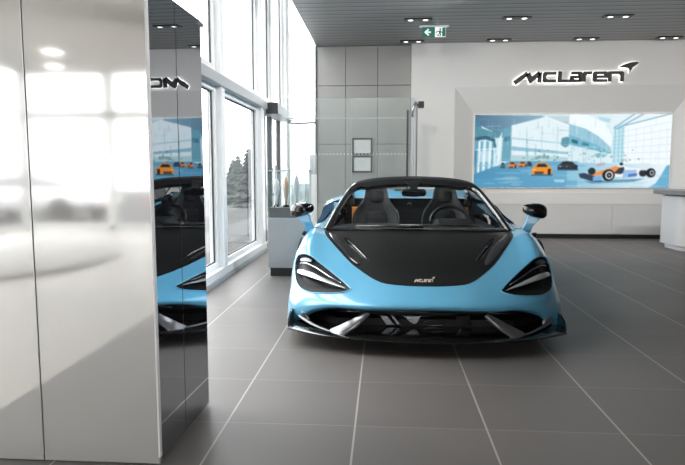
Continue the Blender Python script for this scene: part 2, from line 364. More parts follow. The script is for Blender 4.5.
# ================================================================== FOREGROUND COLUMN
kc = empty('panelled_column', (-.886,2.24,0), 'tall glossy column in the left foreground with white front panels and black mirror side panels', 'column')
def mirror_mat(name, base, fac, rough, tint):
    m = bpy.data.materials.new(name); m.use_nodes = True; m.node_tree.nodes.clear()
    out = node(m,'ShaderNodeOutputMaterial'); mx = node(m,'ShaderNodeMixShader'); df = node(m,'ShaderNodeBsdfDiffuse'); gl = node(m,'ShaderNodeBsdfGlossy')
    df.inputs['Color'].default_value = base; gl.inputs['Color'].default_value = tint; gl.inputs['Roughness'].default_value = rough; mx.inputs['Fac'].default_value = fac
    tc = node(m,'ShaderNodeTexCoord'); mp = node(m,'ShaderNodeMapping'); nz = node(m,'ShaderNodeTexNoise'); bp = node(m,'ShaderNodeBump')
    mp.inputs['Scale'].default_value = (3,3,.6); nz.inputs['Scale'].default_value = 1.2
    bp.inputs['Strength'].default_value = .02; bp.inputs['Distance'].default_value = .02
    link(m, tc.outputs['Object'], mp.inputs[0]); link(m, mp.outputs[0], nz.inputs['Vector']); link(m, nz.outputs['Fac'], bp.inputs['Height']); link(m, bp.outputs['Normal'], gl.inputs['Normal'])
    link(m, df.outputs[0], mx.inputs[1]); link(m, gl.outputs[0], mx.inputs[2]); link(m, mx.outputs[0], out.inputs['Surface'])
    return m
M['white_gloss'] = mirror_mat('white_back_painted_glass', rgb(196,194,190), .54, .06, (.97,.96,.94,1))
M['black_mirror'] = mirror_mat('black_mirror_glass', (.006,.006,.007,1), .62, .004, (.92,.95,1,1))
HK = 1.875; A1 = math.radians(1.6)
dX = lambda y: y*math.tan(A1)
for x0,x1 in ((-.478,-.0005),(-.957,-.482),(-1.436,-.961)):
    MB().box(x0, x1, 0, .02, .003, HK).build('white_panel', M['white_gloss'], kc, bevel=.0015)
for y0,y1 in ((.021,.295),(.300,.62)):
    MB().add([(dX(y0)-.02,y0,.012),(dX(y0),y0,.012),(dX(y1),y1,.012),(dX(y1)-.02,y1,.012),(dX(y0)-.02,y0,HK),(dX(y0),y0,HK),(dX(y1),y1,HK),(dX(y1)-.02,y1,HK)],
        [(0,3,2,1),(4,5,6,7),(0,1,5,4),(1,2,6,5),(2,3,7,6),(3,0,4,7)]).build('dark_panel', M['black_mirror'], kc, bevel=.001)
MB().box(-1.43,-.022,.022,.615,.0,HK-.01).build('column_core', M['plinth'], kc)
MB().tube([(-.48,-.001,.03),(-.48,-.001,HK)],.003).build('joint_strip', M['steel'], kc)
MB().box(-.004,.002,-.002,.021,.03,HK).build('corner_trim', M['frame'], kc)
br = MB().box(-.01,.03,.585,.63,HK-.03,HK-.012).tube([(.01,.61,HK-.02),(-.10,.42,HK+.004)],.005).build('corner_bracket', M['steel'], kc, bevel=.003)

# ================================================================== WALL SIGN
sign = empty('wall_sign', (2.175,10.50,2.645), 'halo-lit dark metal lettering with pointed swoosh high on the white back wall', 'sign')
def strokes():
    L = []
    def st(pts, w=11, h=9.5):
        w *= 1.45; h *= 1.35
        # offset polyline with mitred joints; horizontal strokes h thick, vertical ones w thick
        n = len(pts); Lp=[]; Rp=[]
        def off(a,b):
            dx,dy = b[0]-a[0], b[1]-a[1]; l = math.hypot(dx,dy); nx,ny = -dy/l, dx/l
            t = w*abs(nx)+h*abs(ny)
            return nx,ny,t/2
        for i,p in enumerate(pts):
            if i == 0: nx,ny,t = off(p,pts[1]); o = (nx*t,ny*t)
            elif i == n-1: nx,ny,t = off(pts[-2],p); o = (nx*t,ny*t)
            else:
                a = off(pts[i-1],p); b = off(p,pts[i+1])
                # intersect offset lines
                d1 = (a[1],-a[0]); d2 = (b[1],-b[0])
                p1 = (a[0]*a[2],a[1]*a[2]); p2 = (b[0]*b[2],b[1]*b[2])
                den = d1[0]*d2[1]-d1[1]*d2[0]
                if abs(den) < .05: o = p1
                else:
                    s = ((p2[0]-p1[0])*d2[1]-(p2[1]-p1[1])*d2[0])/den
                    o = (p1[0]+d1[0]*s, p1[1]+d1[1]*s)
                    l = math.hypot(*o)
                    if l > 2.2*w/2: o = (o[0]*1.1*w/l, o[1]*1.1*w/l)
            Lp.append((p[0]+o[0],p[1]+o[1])); Rp.append((p[0]-o[0],p[1]-o[1]))
        return [[Lp[i],Lp[i+1],Rp[i+1],Rp[i]] for i in range(n-1)]
    L.append(('letter', st([(42,149),(104,104)],13,9)+st([(104,104),(120,136),(162,103)],13,10)+st([(163,100),(160,147)],12,10)))
    L.append(('letter', st([(238,105),(191,105),(183,112),(183,134),(191,141),(238,141)])))
    L.append(('letter', st([(257,96),(255,141),(304,141)],12)))
    L.append(('letter', st([(309,105),(347,105),(353,111),(353,146)])+st([(353,141),(316,141),(310,136),(310,128),(316,123),(350,123)])))
    L.append(('letter', st([(369,146),(369,112),(376,105),(405,105)])))
    L.append(('letter', st([(477,141),(425,141),(417,134),(417,112),(425,105),(466,105),(473,111),(473,123),(420,123)])))
    L.append(('letter', st([(489,146),(489,105),(538,105),(546,112),(546,146)])))
    L.append(('swoosh_emblem', [[(528,80),(545,71),(557,81)],[(545,71),(565,63),(572,84),(557,81)],[(565,63),(590,57),(592,82),(579,95),(576,88),(572,84)],[(590,57),(617,56),(617,63),(592,82)],[(592,82),(577,108),(579,95)]]))
    return L
LET = strokes()
def poly_mesh(polys, f, d0, d1):
    b = MB()
    for p in polys: b.loft([[f(q,d0) for q in p],[f(q,d1) for q in p]])
    return b
SU = .0035   # metres per drawing unit
sf = lambda q,d: ((q[0]-40)*SU, d, (149-q[1])*SU)
M['sign_face'] = mat('dark_sign_metal', rgb(44,45,47), .4, metal=.4)
M['halo'] = mat('halo_led', (1,1,1,1), .5, emit=(1,.98,.95,1), es=2.2)
for nm, polys in LET:
    l = poly_mesh(polys, sf, -.012, .02).build(nm, M['sign_face'], sign)
    poly_mesh(polys, sf, .028, .036).build('halo_strip', M['halo'], l)
for q in ((70,130),(280,141),(430,141),(540,141),(600,66)):
    pass
# thin stand-off rail so the letters are carried by the wall
MB().box(.10,1.75,.036,.055,.05,.058).build('fixing_rail', M['back_white'], sign)

# ================================================================== DISPLAY SCREEN
scr = empty('display_screen', (3.22,YB-.02,.885), 'large wide lit display screen in the niche showing a glass hall with cars', 'screen')
W_, H_ = 3.30, 1.25; GW, GH = 320, 122
SS = 2
yy, xx = np.mgrid[0:(GH+1)*SS, 0:(GW+1)*SS]
PX = 475+ (xx+.5)/((GW+1)*SS)*196.0; PY = 115+(yy+.5)/((GH+1)*SS)*73.0
IMG = np.zeros(PX.shape+(3,)); 
def mask(pts):
    m = np.zeros(PX.shape, bool); n = len(pts)
    for i in range(n):
        x1,y1 = pts[i]; x2,y2 = pts[(i+1)%n]
        if y1 == y2: continue
        c = ((y1 > PY) != (y2 > PY)) & (PX < (x2-x1)*(PY-y1)/(y2-y1)+x1)
        m ^= c
    return m
def paint(pts, c, a=1.0, c2=None, axis='y'):
    m = mask(pts)
    if c2 is None: IMG[m] = IMG[m]*(1-a)+np.array(c)*a
    else:
        q = PY if axis == 'y' else PX
        lo, hi = q[m].min(), q[m].max() if m.any() else 1
        t = ((q[m]-lo)/(hi-lo+1e-6))[:,None]
        IMG[m] = IMG[m]*(1-a)+(np.array(c)*(1-t)+np.array(c2)*t)*a
def A(*p): return [(470+x/5.81,110+y/5.81) for x,y in p]
def B(*p): return [(570+x/5.47,110+y/5.47) for x,y in p]
def ln(p, q, w, c, a=1.0):
    (x1,y1),(x2,y2) = p,q; l = math.hypot(x2-x1,y2-y1); nx,ny = -(y2-y1)/l*w/2,(x2-x1)/l*w/2
    paint([(x1+nx,y1+ny),(x2+nx,y2+ny),(x2-nx,y2-ny),(x1-nx,y1-ny)], c, a)
def ell(cx, cy, rx, ry, c, a=1.0):
    m = ((PX-cx)/rx)**2+((PY-cy)/ry)**2 < 1; IMG[m] = IMG[m]*(1-a)+np.array(c)*a
full = [(470,110),(680,110),(680,195),(470,195)]
paint(full, (196,226,236), 1, (232,242,247), 'x')
paint(A((0,0),(60,30),(70,110),(20,400),(0,400)), (70,128,154))
paint(A((20,30),(420,36),(440,42),(250,100),(140,128),(60,90)), (74,112,138), 1, (140,176,194), 'x')
paint(A((30,95),(140,128),(215,110),(215,160),(30,170)), (86,140,160))
paint(A((245,92),(440,44),(620,100),(620,330),(245,300)), (222,238,243))
for k in range(5): ln(A((245+90*k,100))[0], A((250+88*k,300))[0], .5, (150,190,205))
paint(A((245,212),(620,250),(620,262),(245,235)), (140,188,206)); paint(A((245,160),(620,200),(620,206),(245,170)), (172,208,220))
paint(A((245,262),(620,276),(620,300),(245,300)), (176,208,214)); paint(A((400,265),(470,265),(470,285),(400,285)), (130,170,170))
paint(A((440,40),(630,38),(630,118),(440,42)), (190,210,219)); ln(A((440,42))[0], A((620,112))[0], .9, (245,250,252))
paint(A((200,112),(245,100),(245,300),(190,300)), (104,162,182)); ln(A((190,130))[0],A((175,300))[0],1.0,(225,240,245)); paint(A((205,160),(240,150),(240,180),(205,185)),(70,125,145))
paint(A((28,160),(100,150),(150,168),(160,215),(148,222),(138,185),(95,172),(30,180)), (50,92,112))
paint(A((34,180),(135,188),(150,385),(40,385)), (176,214,226))
for x,w,c in ((45,2.2,(74,140,168)),(62,1.2,(240,248,250)),(74,2.0,(96,160,184)),(92,1.0,(244,250,252)),(108,2.4,(110,170,192)),(124,1.0,(244,250,252)),(140,1.4,(86,150,176))): ln(A((x,182))[0],A((x-6,384))[0],w,c)
ln(A((34,232))[0],A((150,228))[0],.8,(236,246,250)); paint(A((60,240),(130,236),(130,300),(60,305)),(226,240,246),.6)
ln(A((182,150))[0],A((160,385))[0],1.0,(240,248,250))
paint(A((540,165),(570,158),(606,170),(606,205),(560,220),(536,205)), (92,150,166)); paint(A((575,170),(606,172),(606,190),(580,196)),(60,110,124))
# right half
paint(B((0,30),(110,40),(215,90),(240,150),(236,240),(180,260),(0,250)), (206,229,237))
paint(B((0,25),(90,30),(200,80),(238,150),(230,205),(160,145),(90,105),(0,78)), (238,247,250))
paint(B((0,80),(90,107),(165,150),(226,205),(236,235),(210,225),(150,190),(0,135)), (150,196,214))
paint(B((0,136),(150,190),(215,228),(215,240),(150,225),(0,190)), (112,178,200)); paint(B((15,160),(50,170),(50,190),(15,180)),(50,104,124)); paint(B((70,176),(110,186),(110,202),(70,196)),(70,130,150))
paint(B((0,195),(220,240),(220,290),(0,290)), (214,234,240)); paint(B((150,238),(215,240),(200,262),(150,258)),(120,186,200))
for x in (20,80,95,140,180): ln(B((x,200))[0],B((x,290))[0],.9,(176,212,224))
paint(B((242,95),(300,80),(302,290),(238,290)), (176,218,230)); 
for k in range(9): ln(B((240,100+k*21))[0],B((302,88+k*22))[0],.6,(228,243,247))
for x in (250,272,290): ln(B((x,90))[0],B((x,290))[0],.7,(120,184,204))
paint(B((302,80),(560,25),(560,420),(302,300)), (240,247,250))
for a_,b_ in (((240,105),(350,28)),((255,110),(400,28)),((300,90),(555,26))): ln(B(a_)[0],B(b_)[0],1.1,(120,168,188))
for k in range(6): ln(B((302,120+k*30))[0],B((556,70+k*40))[0],.6,(206,226,234))
for k in range(6): ln(B((320+k*42,100))[0],B((322+k*42,300))[0],.6,(214,231,238))
paint(B((120,25),(240,25),(225,80),(180,60)), (214,234,241)); paint(B((150,40),(225,55),(215,75),(165,60)), (150,200,215),.6)
# reflections and structure glimpsed through the glass hall
rg = random.Random(5)
for k in range(260):
    x = rg.uniform(476,668); y = rg.uniform(118,160); v = rg.random() < .6
    c = rg.choice([(250,253,254),(120,176,198),(60,110,138),(214,234,241),(160,204,220)] if x < 600 else [(250,253,254),(190,220,232),(214,234,241)])
    if v: ln((x,y),(x+rg.uniform(-.6,.6),y+rg.uniform(5,18)),rg.uniform(.3,.8),c,rg.uniform(.15,.4))
    else: ln((x,y),(x+rg.uniform(4,16),y+rg.uniform(-1.5,1.5)),rg.uniform(.3,.8),c,rg.uniform(.15,.4))
for k in range(60):
    x = rg.uniform(512,640); y = rg.uniform(150,162); c = rg.choice([(90,130,140),(130,170,160),(230,242,246),(70,100,116)])
    ell(x,y,rg.uniform(.6,1.8),rg.uniform(.4,1.1),c,.5)
# floor
paint(A((0,385),(150,330),(245,298),(640,300),(640,470),(0,470)), (74,140,178), 1, (110,172,204), 'x')
paint(B((-4,288),(560,300),(560,430),(-4,430)), (134,190,214), 1, (234,243,248), 'x')
paint(A((0,400),(640,410),(640,470),(0,470)), (86,156,194), .5); paint(A((500,405),(570,405),(560,422),(510,420)),(190,222,236),.7)
paint(B((440,425),(480,402),(512,350),(535,305),(560,300),(560,430)), (104,172,206))
for k in range(40):
    x = rg.uniform(480,660); y = rg.uniform(164,187)
    ell(x,y,rg.uniform(4,16),rg.uniform(.4,1.4),rg.choice([(170,210,228),(90,150,184),(214,234,242)]),.3)
# cars
def auto(x0,x1,y0,y1,c,dark=(38,46,54),f=A):
    w=x1-x0; h=y1-y0
    paint(f((x0-.03*w,y1),(x1+.05*w,y1),(x1,y1+.16*h),(x0,y1+.14*h)), (52,96,120), .8)
    paint(f((x0,y1),(x0,y0+.55*h),(x0+.08*w,y0+.42*h),(x0+.25*w,y0+.05*h),(x0+.45*w,y0),(x0+.7*w,y0+.04*h),(x0+.86*w,y0+.38*h),(x1,y0+.5*h),(x1,y1)), c)
    paint(f((x0+.2*w,y0+.4*h),(x0+.3*w,y0+.1*h),(x0+.66*w,y0+.1*h),(x0+.78*w,y0+.4*h)), dark)
    paint(f((x0+.12*w,y1-.22*h),(x0+.6*w,y1-.22*h),(x0+.55*w,y1),(x0+.15*w,y1)), dark, .75)
    paint(f((x0+.78*w,y1-.45*h),(x0+.93*w,y1-.45*h),(x0+.93*w,y1+.04*h),(x0+.78*w,y1+.04*h)), dark)
    paint(f((x0+.04*w,y0+.55*h),(x0+.2*w,y0+.6*h),(x0+.2*w,y0+.68*h),(x0+.04*w,y0+.66*h)), (250,214,150),.8)
auto(232,282,302,336,(226,124,62)); auto(290,342,300,330,(230,132,66)); auto(340,372,300,326,(60,74,86)); auto(186,214,306,336,(80,110,124))
auto(522,640,298,346,(48,60,70)); auto(372,492,306,374,(238,144,48)); auto(-10,34,284,326,(50,58,66),f=B)
# single-seater
paint(B((90,388),(420,376),(450,368),(360,394),(130,404)), (96,146,172), .9)
paint(B((238,316),(290,300),(330,316),(400,322),(430,336),(430,350),(370,368),(250,368),(180,352),(190,338)), (236,240,242))
paint(B((125,352),(200,328),(262,308),(300,318),(300,336),(190,356),(125,364)), (232,142,78)); paint(B((280,318),(305,312),(312,340),(290,352),(250,348)), (52,58,66))
ell(*B((291,297))[0], 1.8,1.5,(40,44,50)); paint(B((305,330),(375,328),(372,366),(300,372)), (150,190,226)); paint(B((330,352),(380,346),(378,362),(330,368)),(84,120,190))
ell(*B((132,336))[0], 3.8,3.5,(40,46,54)); paint(B((60,350),(90,345),(180,372),(190,392),(150,394),(70,372)), (48,66,86)); paint(B((140,365),(185,360),(188,386),(140,390)), (120,172,220))
ell(*B((224,358))[0], 6.2,5.8,(26,30,36)); ell(*B((228,358))[0], 3.9,4.0,(238,240,242)); ell(*B((228,358))[0], 2.7,2.8,(34,38,44)); ell(*B((228,358))[0], .8,.8,(200,204,208))
ell(*B((410,346))[0], 4.0,3.6,(40,46,54)); ell(*B((452,345))[0], 4.6,4.6,(28,32,38)); ell(*B((458,345))[0], 2.2,2.6,(190,196,202)); ell(*B((458,345))[0], 1.3,1.6,(40,44,50))
paint(B((384,292),(440,292),(440,300),(430,332),(396,330)), (214,228,236)); paint(B((150,300),(200,285),(205,298),(165,312)),(190,120,120),.4)
IMG = IMG.reshape(GH+1,SS,GW+1,SS,3).mean((1,3))
for _ in range(2):
    K = np.pad(IMG,((1,1),(1,1),(0,0)),'edge'); IMG = (K[1:-1,1:-1]*4+K[:-2,1:-1]+K[2:,1:-1]+K[1:-1,:-2]+K[1:-1,2:])/8
IMG = IMG*.97+255*.03
LIN = np.where(IMG/255 <= .04045, IMG/255/12.92, ((IMG/255+.055)/1.055)**2.4)
gv = [(-W_/2+W_*i/GW, 0, H_*(1-j/GH)) for j in range(GH+1) for i in range(GW+1)]
gf = [(j*(GW+1)+i,(j+1)*(GW+1)+i,(j+1)*(GW+1)+i+1,j*(GW+1)+i+1) for j in range(GH) for i in range(GW)]
me = bpy.data.meshes.new('picture'); me.from_pydata(gv,[],gf); me.update()
ca = me.color_attributes.new('Col','FLOAT_COLOR','POINT')
ca.data.foreach_set('color', np.concatenate([LIN.reshape(-1,3),np.ones(((GW+1)*(GH+1),1))],1).astype('f').ravel())
m = mat('screen_picture', (0,0,0,1), .25, spec=.2); at_ = node(m,'ShaderNodeVertexColor'); at_.layer_name = 'Col'
pp = m.node_tree.nodes['Principled BSDF']; link(m, at_.outputs['Color'], pp.inputs['Emission Color']); pp.inputs['Emission Strength'].default_value = 1.06
me.materials.append(m); o = bpy.data.objects.new('picture', me); COL.objects.link(o); o.parent = scr
bz = MB()
for a,b,c,d in ((-W_/2-.012,-W_/2,-.012,H_+.012),(W_/2,W_/2+.012,-.012,H_+.012),(-W_/2,W_/2,-.012,0),(-W_/2,W_/2,H_,H_+.012)): bz.box(a,b,-.006,.018,c,d)
bz.build('bezel', M['back_white'], scr); MB().box(-W_/2,W_/2,.003,.018,0,H_).build('backing', M['plinth'], scr)

# ================================================================== CEILING FITTINGS
M['lamp_on'] = mat('lamp_lens', (1,1,1,1), .3, emit=(1,.93,.82,1), es=2.6)
def downlight(x, y, label):
    t = empty('downlight', (x,y,ZC), label, 'ceiling light', 'twin downlights in the slatted ceiling')
    MB().box(-.2,.2,-.07,.07,-.012,0).build('housing', M['black'], t, bevel=.004)
    for s in (-.105,.105):
        l = MB().lathe([(.038,-.017),(.05,-.02),(.052,-.012),(.038,-.012)], (s,0,0), n=20).build('lamp_ring', M['steel'], t, smooth=True)
        MB().lathe([(0,-.019),(.036,-.017),(.036,-.012),(0,-.012)], (s,0,0), n=20).build('lamp', M['lamp_on'], l)
pos = ['leftmost of the front row, near the exit sign','second from the left in the front row','third from the left in the front row','fourth from the left in the front row']
for i,x in enumerate((.47,1.86,3.25,4.64)): downlight(x, 8.9, 'black twin spotlight in the slatted ceiling, '+pos[i])
pos = ['leftmost one above the white pier edge','second from left, above the lettering start','third from left above the lettering end','last on the right near the back wall']
for i,x in enumerate((.455,1.88,3.28,4.6)): downlight(x, 10.34, 'black twin spotlight along the back wall, '+pos[i])
for x,y in [(x,y) for y in (8.9,) for x in (.47,1.86,3.25,4.62)]:
    sp = bpy.data.lights.new('spot','SPOT'); sp.energy = 7; sp.spot_size = math.radians(80); sp.spot_blend = .6; sp.color = (1,.9,.78); sp.shadow_soft_size = .05
    so = bpy.data.objects.new('spot', sp); so.location = (x,y,ZC-.05); COL.objects.link(so)
# exit sign
ex = empty('exit_sign', (.73,9.3,3.16), 'green and white hanging emergency exit sign with arrow and running figure', 'sign')
M['sign_green'] = mat('sign_green', rgb(10,98,82), .4, emit=rgb(10,98,82), es=.35); M['sign_white'] = mat('sign_white', rgb(236,242,240), .4, emit=(1,1,1,1), es=.45)
MB().box(-.175,.175,-.012,.012,0,.145).build('sign_plate', M['sign_green'], ex, bevel=.002)
MB().box(-.215,.215,-.03,.03,.145,.17).build('sign_housing', M['frame'], ex, bevel=.004)
MB().prism([(-.145,.072),(-.085,.125),(-.07,.112),(-.10,.084),(-.045,.084),(-.045,.06),(-.10,.06),(-.07,.032),(-.085,.02)],'xz',-.016,-.012).build('arrow', M['sign_white'], ex)
MB().box(.015,.175,-.0145,-.012,0,.145).build('door_pictogram', M['sign_white'], ex)
g = MB(); rf = lambda *p: [(.02+x*.145,z*.145) for x,z in p]
for p in ([(.62,.05),(1.04,.05),(1.04,.95),(.70,.95),(.70,.10),(.62,.10)],[(.34,.62),(.52,.66),(.60,.50),(.50,.34),(.36,.36)],[(.36,.40),(.46,.34),(.30,.20),(.08,.26),(.08,.18),(.30,.10),(.40,.14)],[(.44,.38),(.54,.40),(.62,.24),(.50,.04),(.40,.06),(.50,.22)],[(.36,.62),(.36,.54),(.16,.50),(.08,.36),(.02,.40),(.12,.58)],[(.50,.64),(.58,.60),(.72,.44),(.66,.40),(.54,.50)]):
    g.prism(rf(*p),'xz',-.0165,-.0145)
g.lathe([(0,-.0165),(.014,-.0165),(.014,-.0145),(0,-.0145)], (.02+.50*.145,0,.78*.145),'y',16)
g.build('running_figure', M['sign_green'], ex)

# ================================================================== GLASS SCREEN, FRAMES, SENSOR
gp = empty('glass_partition', (-.55,9.6,0), 'tall clear glass partition in front of the grey cladding with a thin rail', 'glass screen')
for x0,x1 in ((-1.02,-.50),(-.49,.03),(.04,.93)):
    MB().box(x0,x1,-.006,.006,.02,2.31).build('glass_pane', M['glass_tint'], gp)
MB().box(-1.02,.93,-.01,.01,1.995,2.005).build('rail', M['transom'], gp)
MB().box(-1.02,.93,-.03,.03,0,.02).build('floor_channel', M['steel'], gp)
dots = MB()
for k in range(34): dots.lathe([(0,-.0075),(.009,-.0075),(.009,-.0062),(0,-.0062)], (-.99+k*.057,0,1.437),'y',8)
dots.build('manifestation_dots', M['white'], gp)
MB().box(.90,.93,-.03,.03,.02,2.12).build('dark_post', M['gasket'], gp, bevel=.003)
MB().box(.965,1.02,-.04,.04,0,2.30).box(1.035,1.055,-.03,.03,0,2.22).build('post', M['transom'], gp, bevel=.004)
MB().tube([(.985,-.05,2.02),(.985,-.05,2.12),(1.04,-.05,2.24)],.018).build('post_bracket', M['steel'], gp, smooth=True)
MB().box(1.056,1.066,-.03,.03,0,2.22).build('post_seal', M['gasket'], gp)
MB().box(1.075,1.165,-.05,.05,2.15,2.25).box(1.0,1.08,-.02,.02,2.18,2.21).build('sensor_box', M['black'], gp, bevel=.006)
def certificate(x, z, label, seed):
    t = empty('certificate_frame', (x,YB-.02,z), label, 'picture frame', 'framed certificates on the grey cladding')
    w,h,b = .178,.148,.030
    f = MB()
    for a,c,d,e_ in ((-w,-w+b,-h,h),(w-b,w,-h,h),(-w+b,w-b,-h,-h+b),(-w+b,w-b,h-b,h)): f.box(a,c,-.022,0,d,e_)
    f.build('frame', M['black'], t, bevel=.002)
    MB().box(-w+b,w-b,-.010,-.002,-h+b,h-b).build('paper', M['white'], t)
    g = MB(); rnd = random.Random(seed)
    for k in range(4):
        l = rnd.uniform(.03,.075); zz = .055-k*.03; g.box(-l,l,-.0115,-.010,zz-.002,zz+.002)
    g.build('faint_ruling', M['transom'], t)
certificate(-.385,1.60,'upper of two black framed certificates on the grey cladding',1)
certificate(-.385,1.29,'lower of two black framed certificates on the grey cladding',2)

# ================================================================== RECEPTION DESK (right edge)
dk = empty('reception_desk', (5.36,8.98,0), 'white reception desk with thick grey top cut by the right edge of the photo', 'desk')
def rrect(x0,x1,y0,y1,r,n=8):
    out = []
    for cx_,cy_,a0 in ((x1-r,y1-r,0),(x0+r,y1-r,90),(x0+r,y0+r,180),(x1-r,y0+r,270)):
        for k in range(n+1):
            a = math.radians(a0+90*k/n); out.append((cx_+r*math.cos(a),cy_+r*math.sin(a)))
    return out
M['desk_white'] = mat('desk_white', rgb(222,223,226), .3, coat=.3); M['desk_top'] = mat('grey_desk_top', rgb(122,124,128), .3)
MB().prism(rrect(-1.08,1.6,-.05,.75,.2),'xy',.07,.80).build('desk_body', M['desk_white'], dk, smooth=True, angle=40, bevel=.006)
MB().prism(rrect(-1.02,1.55,0,.7,.18),'xy',0,.07).build('desk_plinth', M['desk_white'], dk, smooth=True, angle=40)
MB().prism(rrect(-1.2,1.7,-.14,.82,.24),'xy',.82,.885).build('desk_top', M['desk_top'], dk, smooth=True, angle=40, bevel=.01)
MB().prism(rrect(-1.05,1.57,-.02,.72,.2),'xy',.80,.82).build('shadow_gap', M['plinth'], dk, smooth=True, angle=40)

M['edge_gleam'] = mat('painted_edge_gleam', rgb(206,228,228), .2, coat=.5)  # pale opaque colour stands in for the gleam along the glass edges
# ================================================================== TROPHY CASE
sc_ = empty('trophy_case', (-1.12,6.55,0), 'grey display pedestal with black plinth and glass box holding slender trophies', 'display case')
M['ped'] = mat('pedestal_grey', rgb(152,154,155), .5)
MB().box(-.16,.26,0,.5,.095,.655).build('pedestal', M['ped'], sc_, bevel=.004)
MB().box(-.14,.24,.02,.48,0,.095).build('plinth', M['plinth'], sc_)
M['dgrey'] = mat('dark_grey_base', rgb(86,88,90), .5)
MB().box(-.145,.245,.015,.485,.655,.765).build('display_floor', M['dgrey'], sc_, bevel=.003)
gb = MB()
for a in ((-.165,-.157,.0,.5),(.257,.265,.0,.5)): gb.box(a[0],a[1],a[2],a[3],.765,1.17)
gb.box(-.157,.257,.0,.008,.765,1.17); gb.box(-.157,.257,.492,.5,.765,1.17); gb.box(-.165,.265,0,.5,1.17,1.178)
gb.build('glass_box', M['case_glass'], sc_)
ge = MB()
for x_ in (-.161,.261):
    for y_ in (.004,.496): ge.box(x_-.004,x_+.004,y_-.004,y_+.004,.765,1.17)
    ge.box(x_-.004,x_+.004,.008,.492,1.168,1.18)
for y_ in (.004,.496): ge.box(-.165,.265,y_-.004,y_+.004,1.168,1.18)
ge.build('edge_gleam', M['edge_gleam'], sc_)
def trophy(x, y, h, label, m):
    t = empty('trophy', (x,y,.765), label, 'trophy', 'trophies in the glass case')
    MB().lathe([(0,0),(.035,0),(.035,.02),(.03,.025),(0,.025)],n=20).build('base', M['gloss_black'], t, smooth=True, angle=40)
    MB().lathe([(0,.025),(.012,.025),(.014,.08),(.03,.16*h/.33),(.036,.22*h/.33),(.028,.28*h/.33),(.008,h-.01),(0,h)],n=20).build('flame', m, t, smooth=True)
trophy(-1.215,6.75,.33,'slender silver trophy at the left of the glass case',M['trophy_silver'])
M['copper'] = mat('copper_tint', rgb(226,196,172), .25, metal=.3, coat=.5)
trophy(-1.10,6.72,.35,'slender copper tinted trophy in the middle of the glass case',M['copper'])
trophy(-.985,6.75,.37,'tallest slender silver trophy at the right of the glass case',M['trophy_silver'])
# ================================================================== THE CAR (local x across, y from nose to tail, z up)
car = empty('sports_car', (.284,3.7,0), 'light blue open-top sports car with black carbon bonnet facing the camera on the tiled floor', 'car')
NET=[ # rows b (cowl -> lip), columns a (centre -> flank): (u, t, z)
[(0,1.36,.672),(.3,1.37,.670),(.55,1.40,.668),(.765,1.45,.668),(.875,1.56,.69),(.965,1.72,.62),(.995,1.74,.45),(.985,1.74,.13)],
[(0,1.10,.618),(.29,1.10,.614),(.54,1.11,.608),(.745,1.14,.632),(.87,1.17,.668),(.965,1.22,.60),(1.005,1.24,.44),(.995,1.24,.13)],
[(0,.80,.540),(.28,.80,.535),(.52,.81,.528),(.715,.83,.545),(.86,.86,.585),(.955,.90,.515),(1.0,.93,.38),(.99,.94,.13)],
[(0,.50,.452),(.27,.51,.447),(.5,.53,.44),(.685,.56,.45),(.83,.62,.468),(.925,.68,.41),(.98,.72,.31),(.985,.74,.125)],
[(0,0.22,0.375),(0.25,0.23,0.371),(0.47,0.28,0.361),(0.655,0.35,0.36),(0.806,0.44,0.355),(0.907,0.53,0.325),(0.97,0.59,0.255),(0.99,0.63,0.12)],
[(0,0.075,0.332),(0.24,0.085,0.329),(0.45,0.135,0.317),(0.635,0.22,0.303),(0.786,0.325,0.285),(0.887,0.43,0.25),(0.95,0.51,0.2),(0.98,0.565,0.118)],
[(0,0.055,0.3),(0.24,0.065,0.296),(0.44,0.11,0.286),(0.62,0.2,0.272),(0.771,0.3,0.232),(0.872,0.4,0.165),(0.94,0.475,0.125),(0.973,0.53,0.105)],
[(0,0.09,0.279),(0.24,0.1,0.275),(0.42,0.14,0.266),(0.6,0.23,0.255),(0.751,0.33,0.205),(0.837,0.4,0.14),(0.915,0.47,0.105),(0.96,0.54,0.1)],
]
def cr(p,t):
    n=len(p); i=min(max(int(t),0),n-2); f=t-i
    p1=p[i];p2=p[i+1]
    p0=p[i-1] if i>0 else tuple(2*a-b for a,b in zip(p1,p2))
    p3=p[i+2] if i+2<n else tuple(2*a-b for a,b in zip(p2,p1))
    return tuple(.5*((2*b)+(c-a)*f+(2*a-5*b+4*c-d)*f*f+(3*b-a-3*c+d)*f**3) for a,b,c,d in zip(p0,p1,p2,p3))
FULL=[[(-u,t,z) for u,t,z in r[:0:-1]]+list(r) for r in NET]
def P(a,b):
    return cr([cr(r,a+7) for r in FULL],b)

def nrm(a, b):
    e = 1e-3
    p = Vector(P(a,b)); du = Vector(P(a+e,b))-p; dv = Vector(P(a,b+e))-p
    return du.cross(dv).normalized()      # outward for this net
def smooth_loop(pts, n=6):
    m = len(pts); out = []
    for i in range(m):
        q = [pts[(i+k-1) % m] for k in range(4)]
        for s in range(n):
            f = s/n
            out.append(tuple(.5*(2*b+(c-a)*f+(2*a-5*b+4*c-d)*f*f+(3*b-a-3*c+d)*f**3) for a,b,c,d in zip(*q)))
    return out
def inside(p, poly):
    c = False; n = len(poly); x,y = p
    for i in range(n):
        x1,y1 = poly[i]; x2,y2 = poly[(i+1)%n]
        if (y1 > y) != (y2 > y) and x < (x2-x1)*(y-y1)/(y2-y1)+x1: c = not c
    return c
HL = smooth_loop([(2.17,3.90),(2.20,3.74),(2.42,3.42),(2.76,3.06),(3.14,2.74),(3.55,2.53),(3.99,2.40),(4.43,2.25),(4.85,2.13),(5.16,2.28),(5.20,2.90),(4.97,3.58),(4.58,4.05),(3.93,4.33),(3.22,4.31),(2.57,4.17)],4)
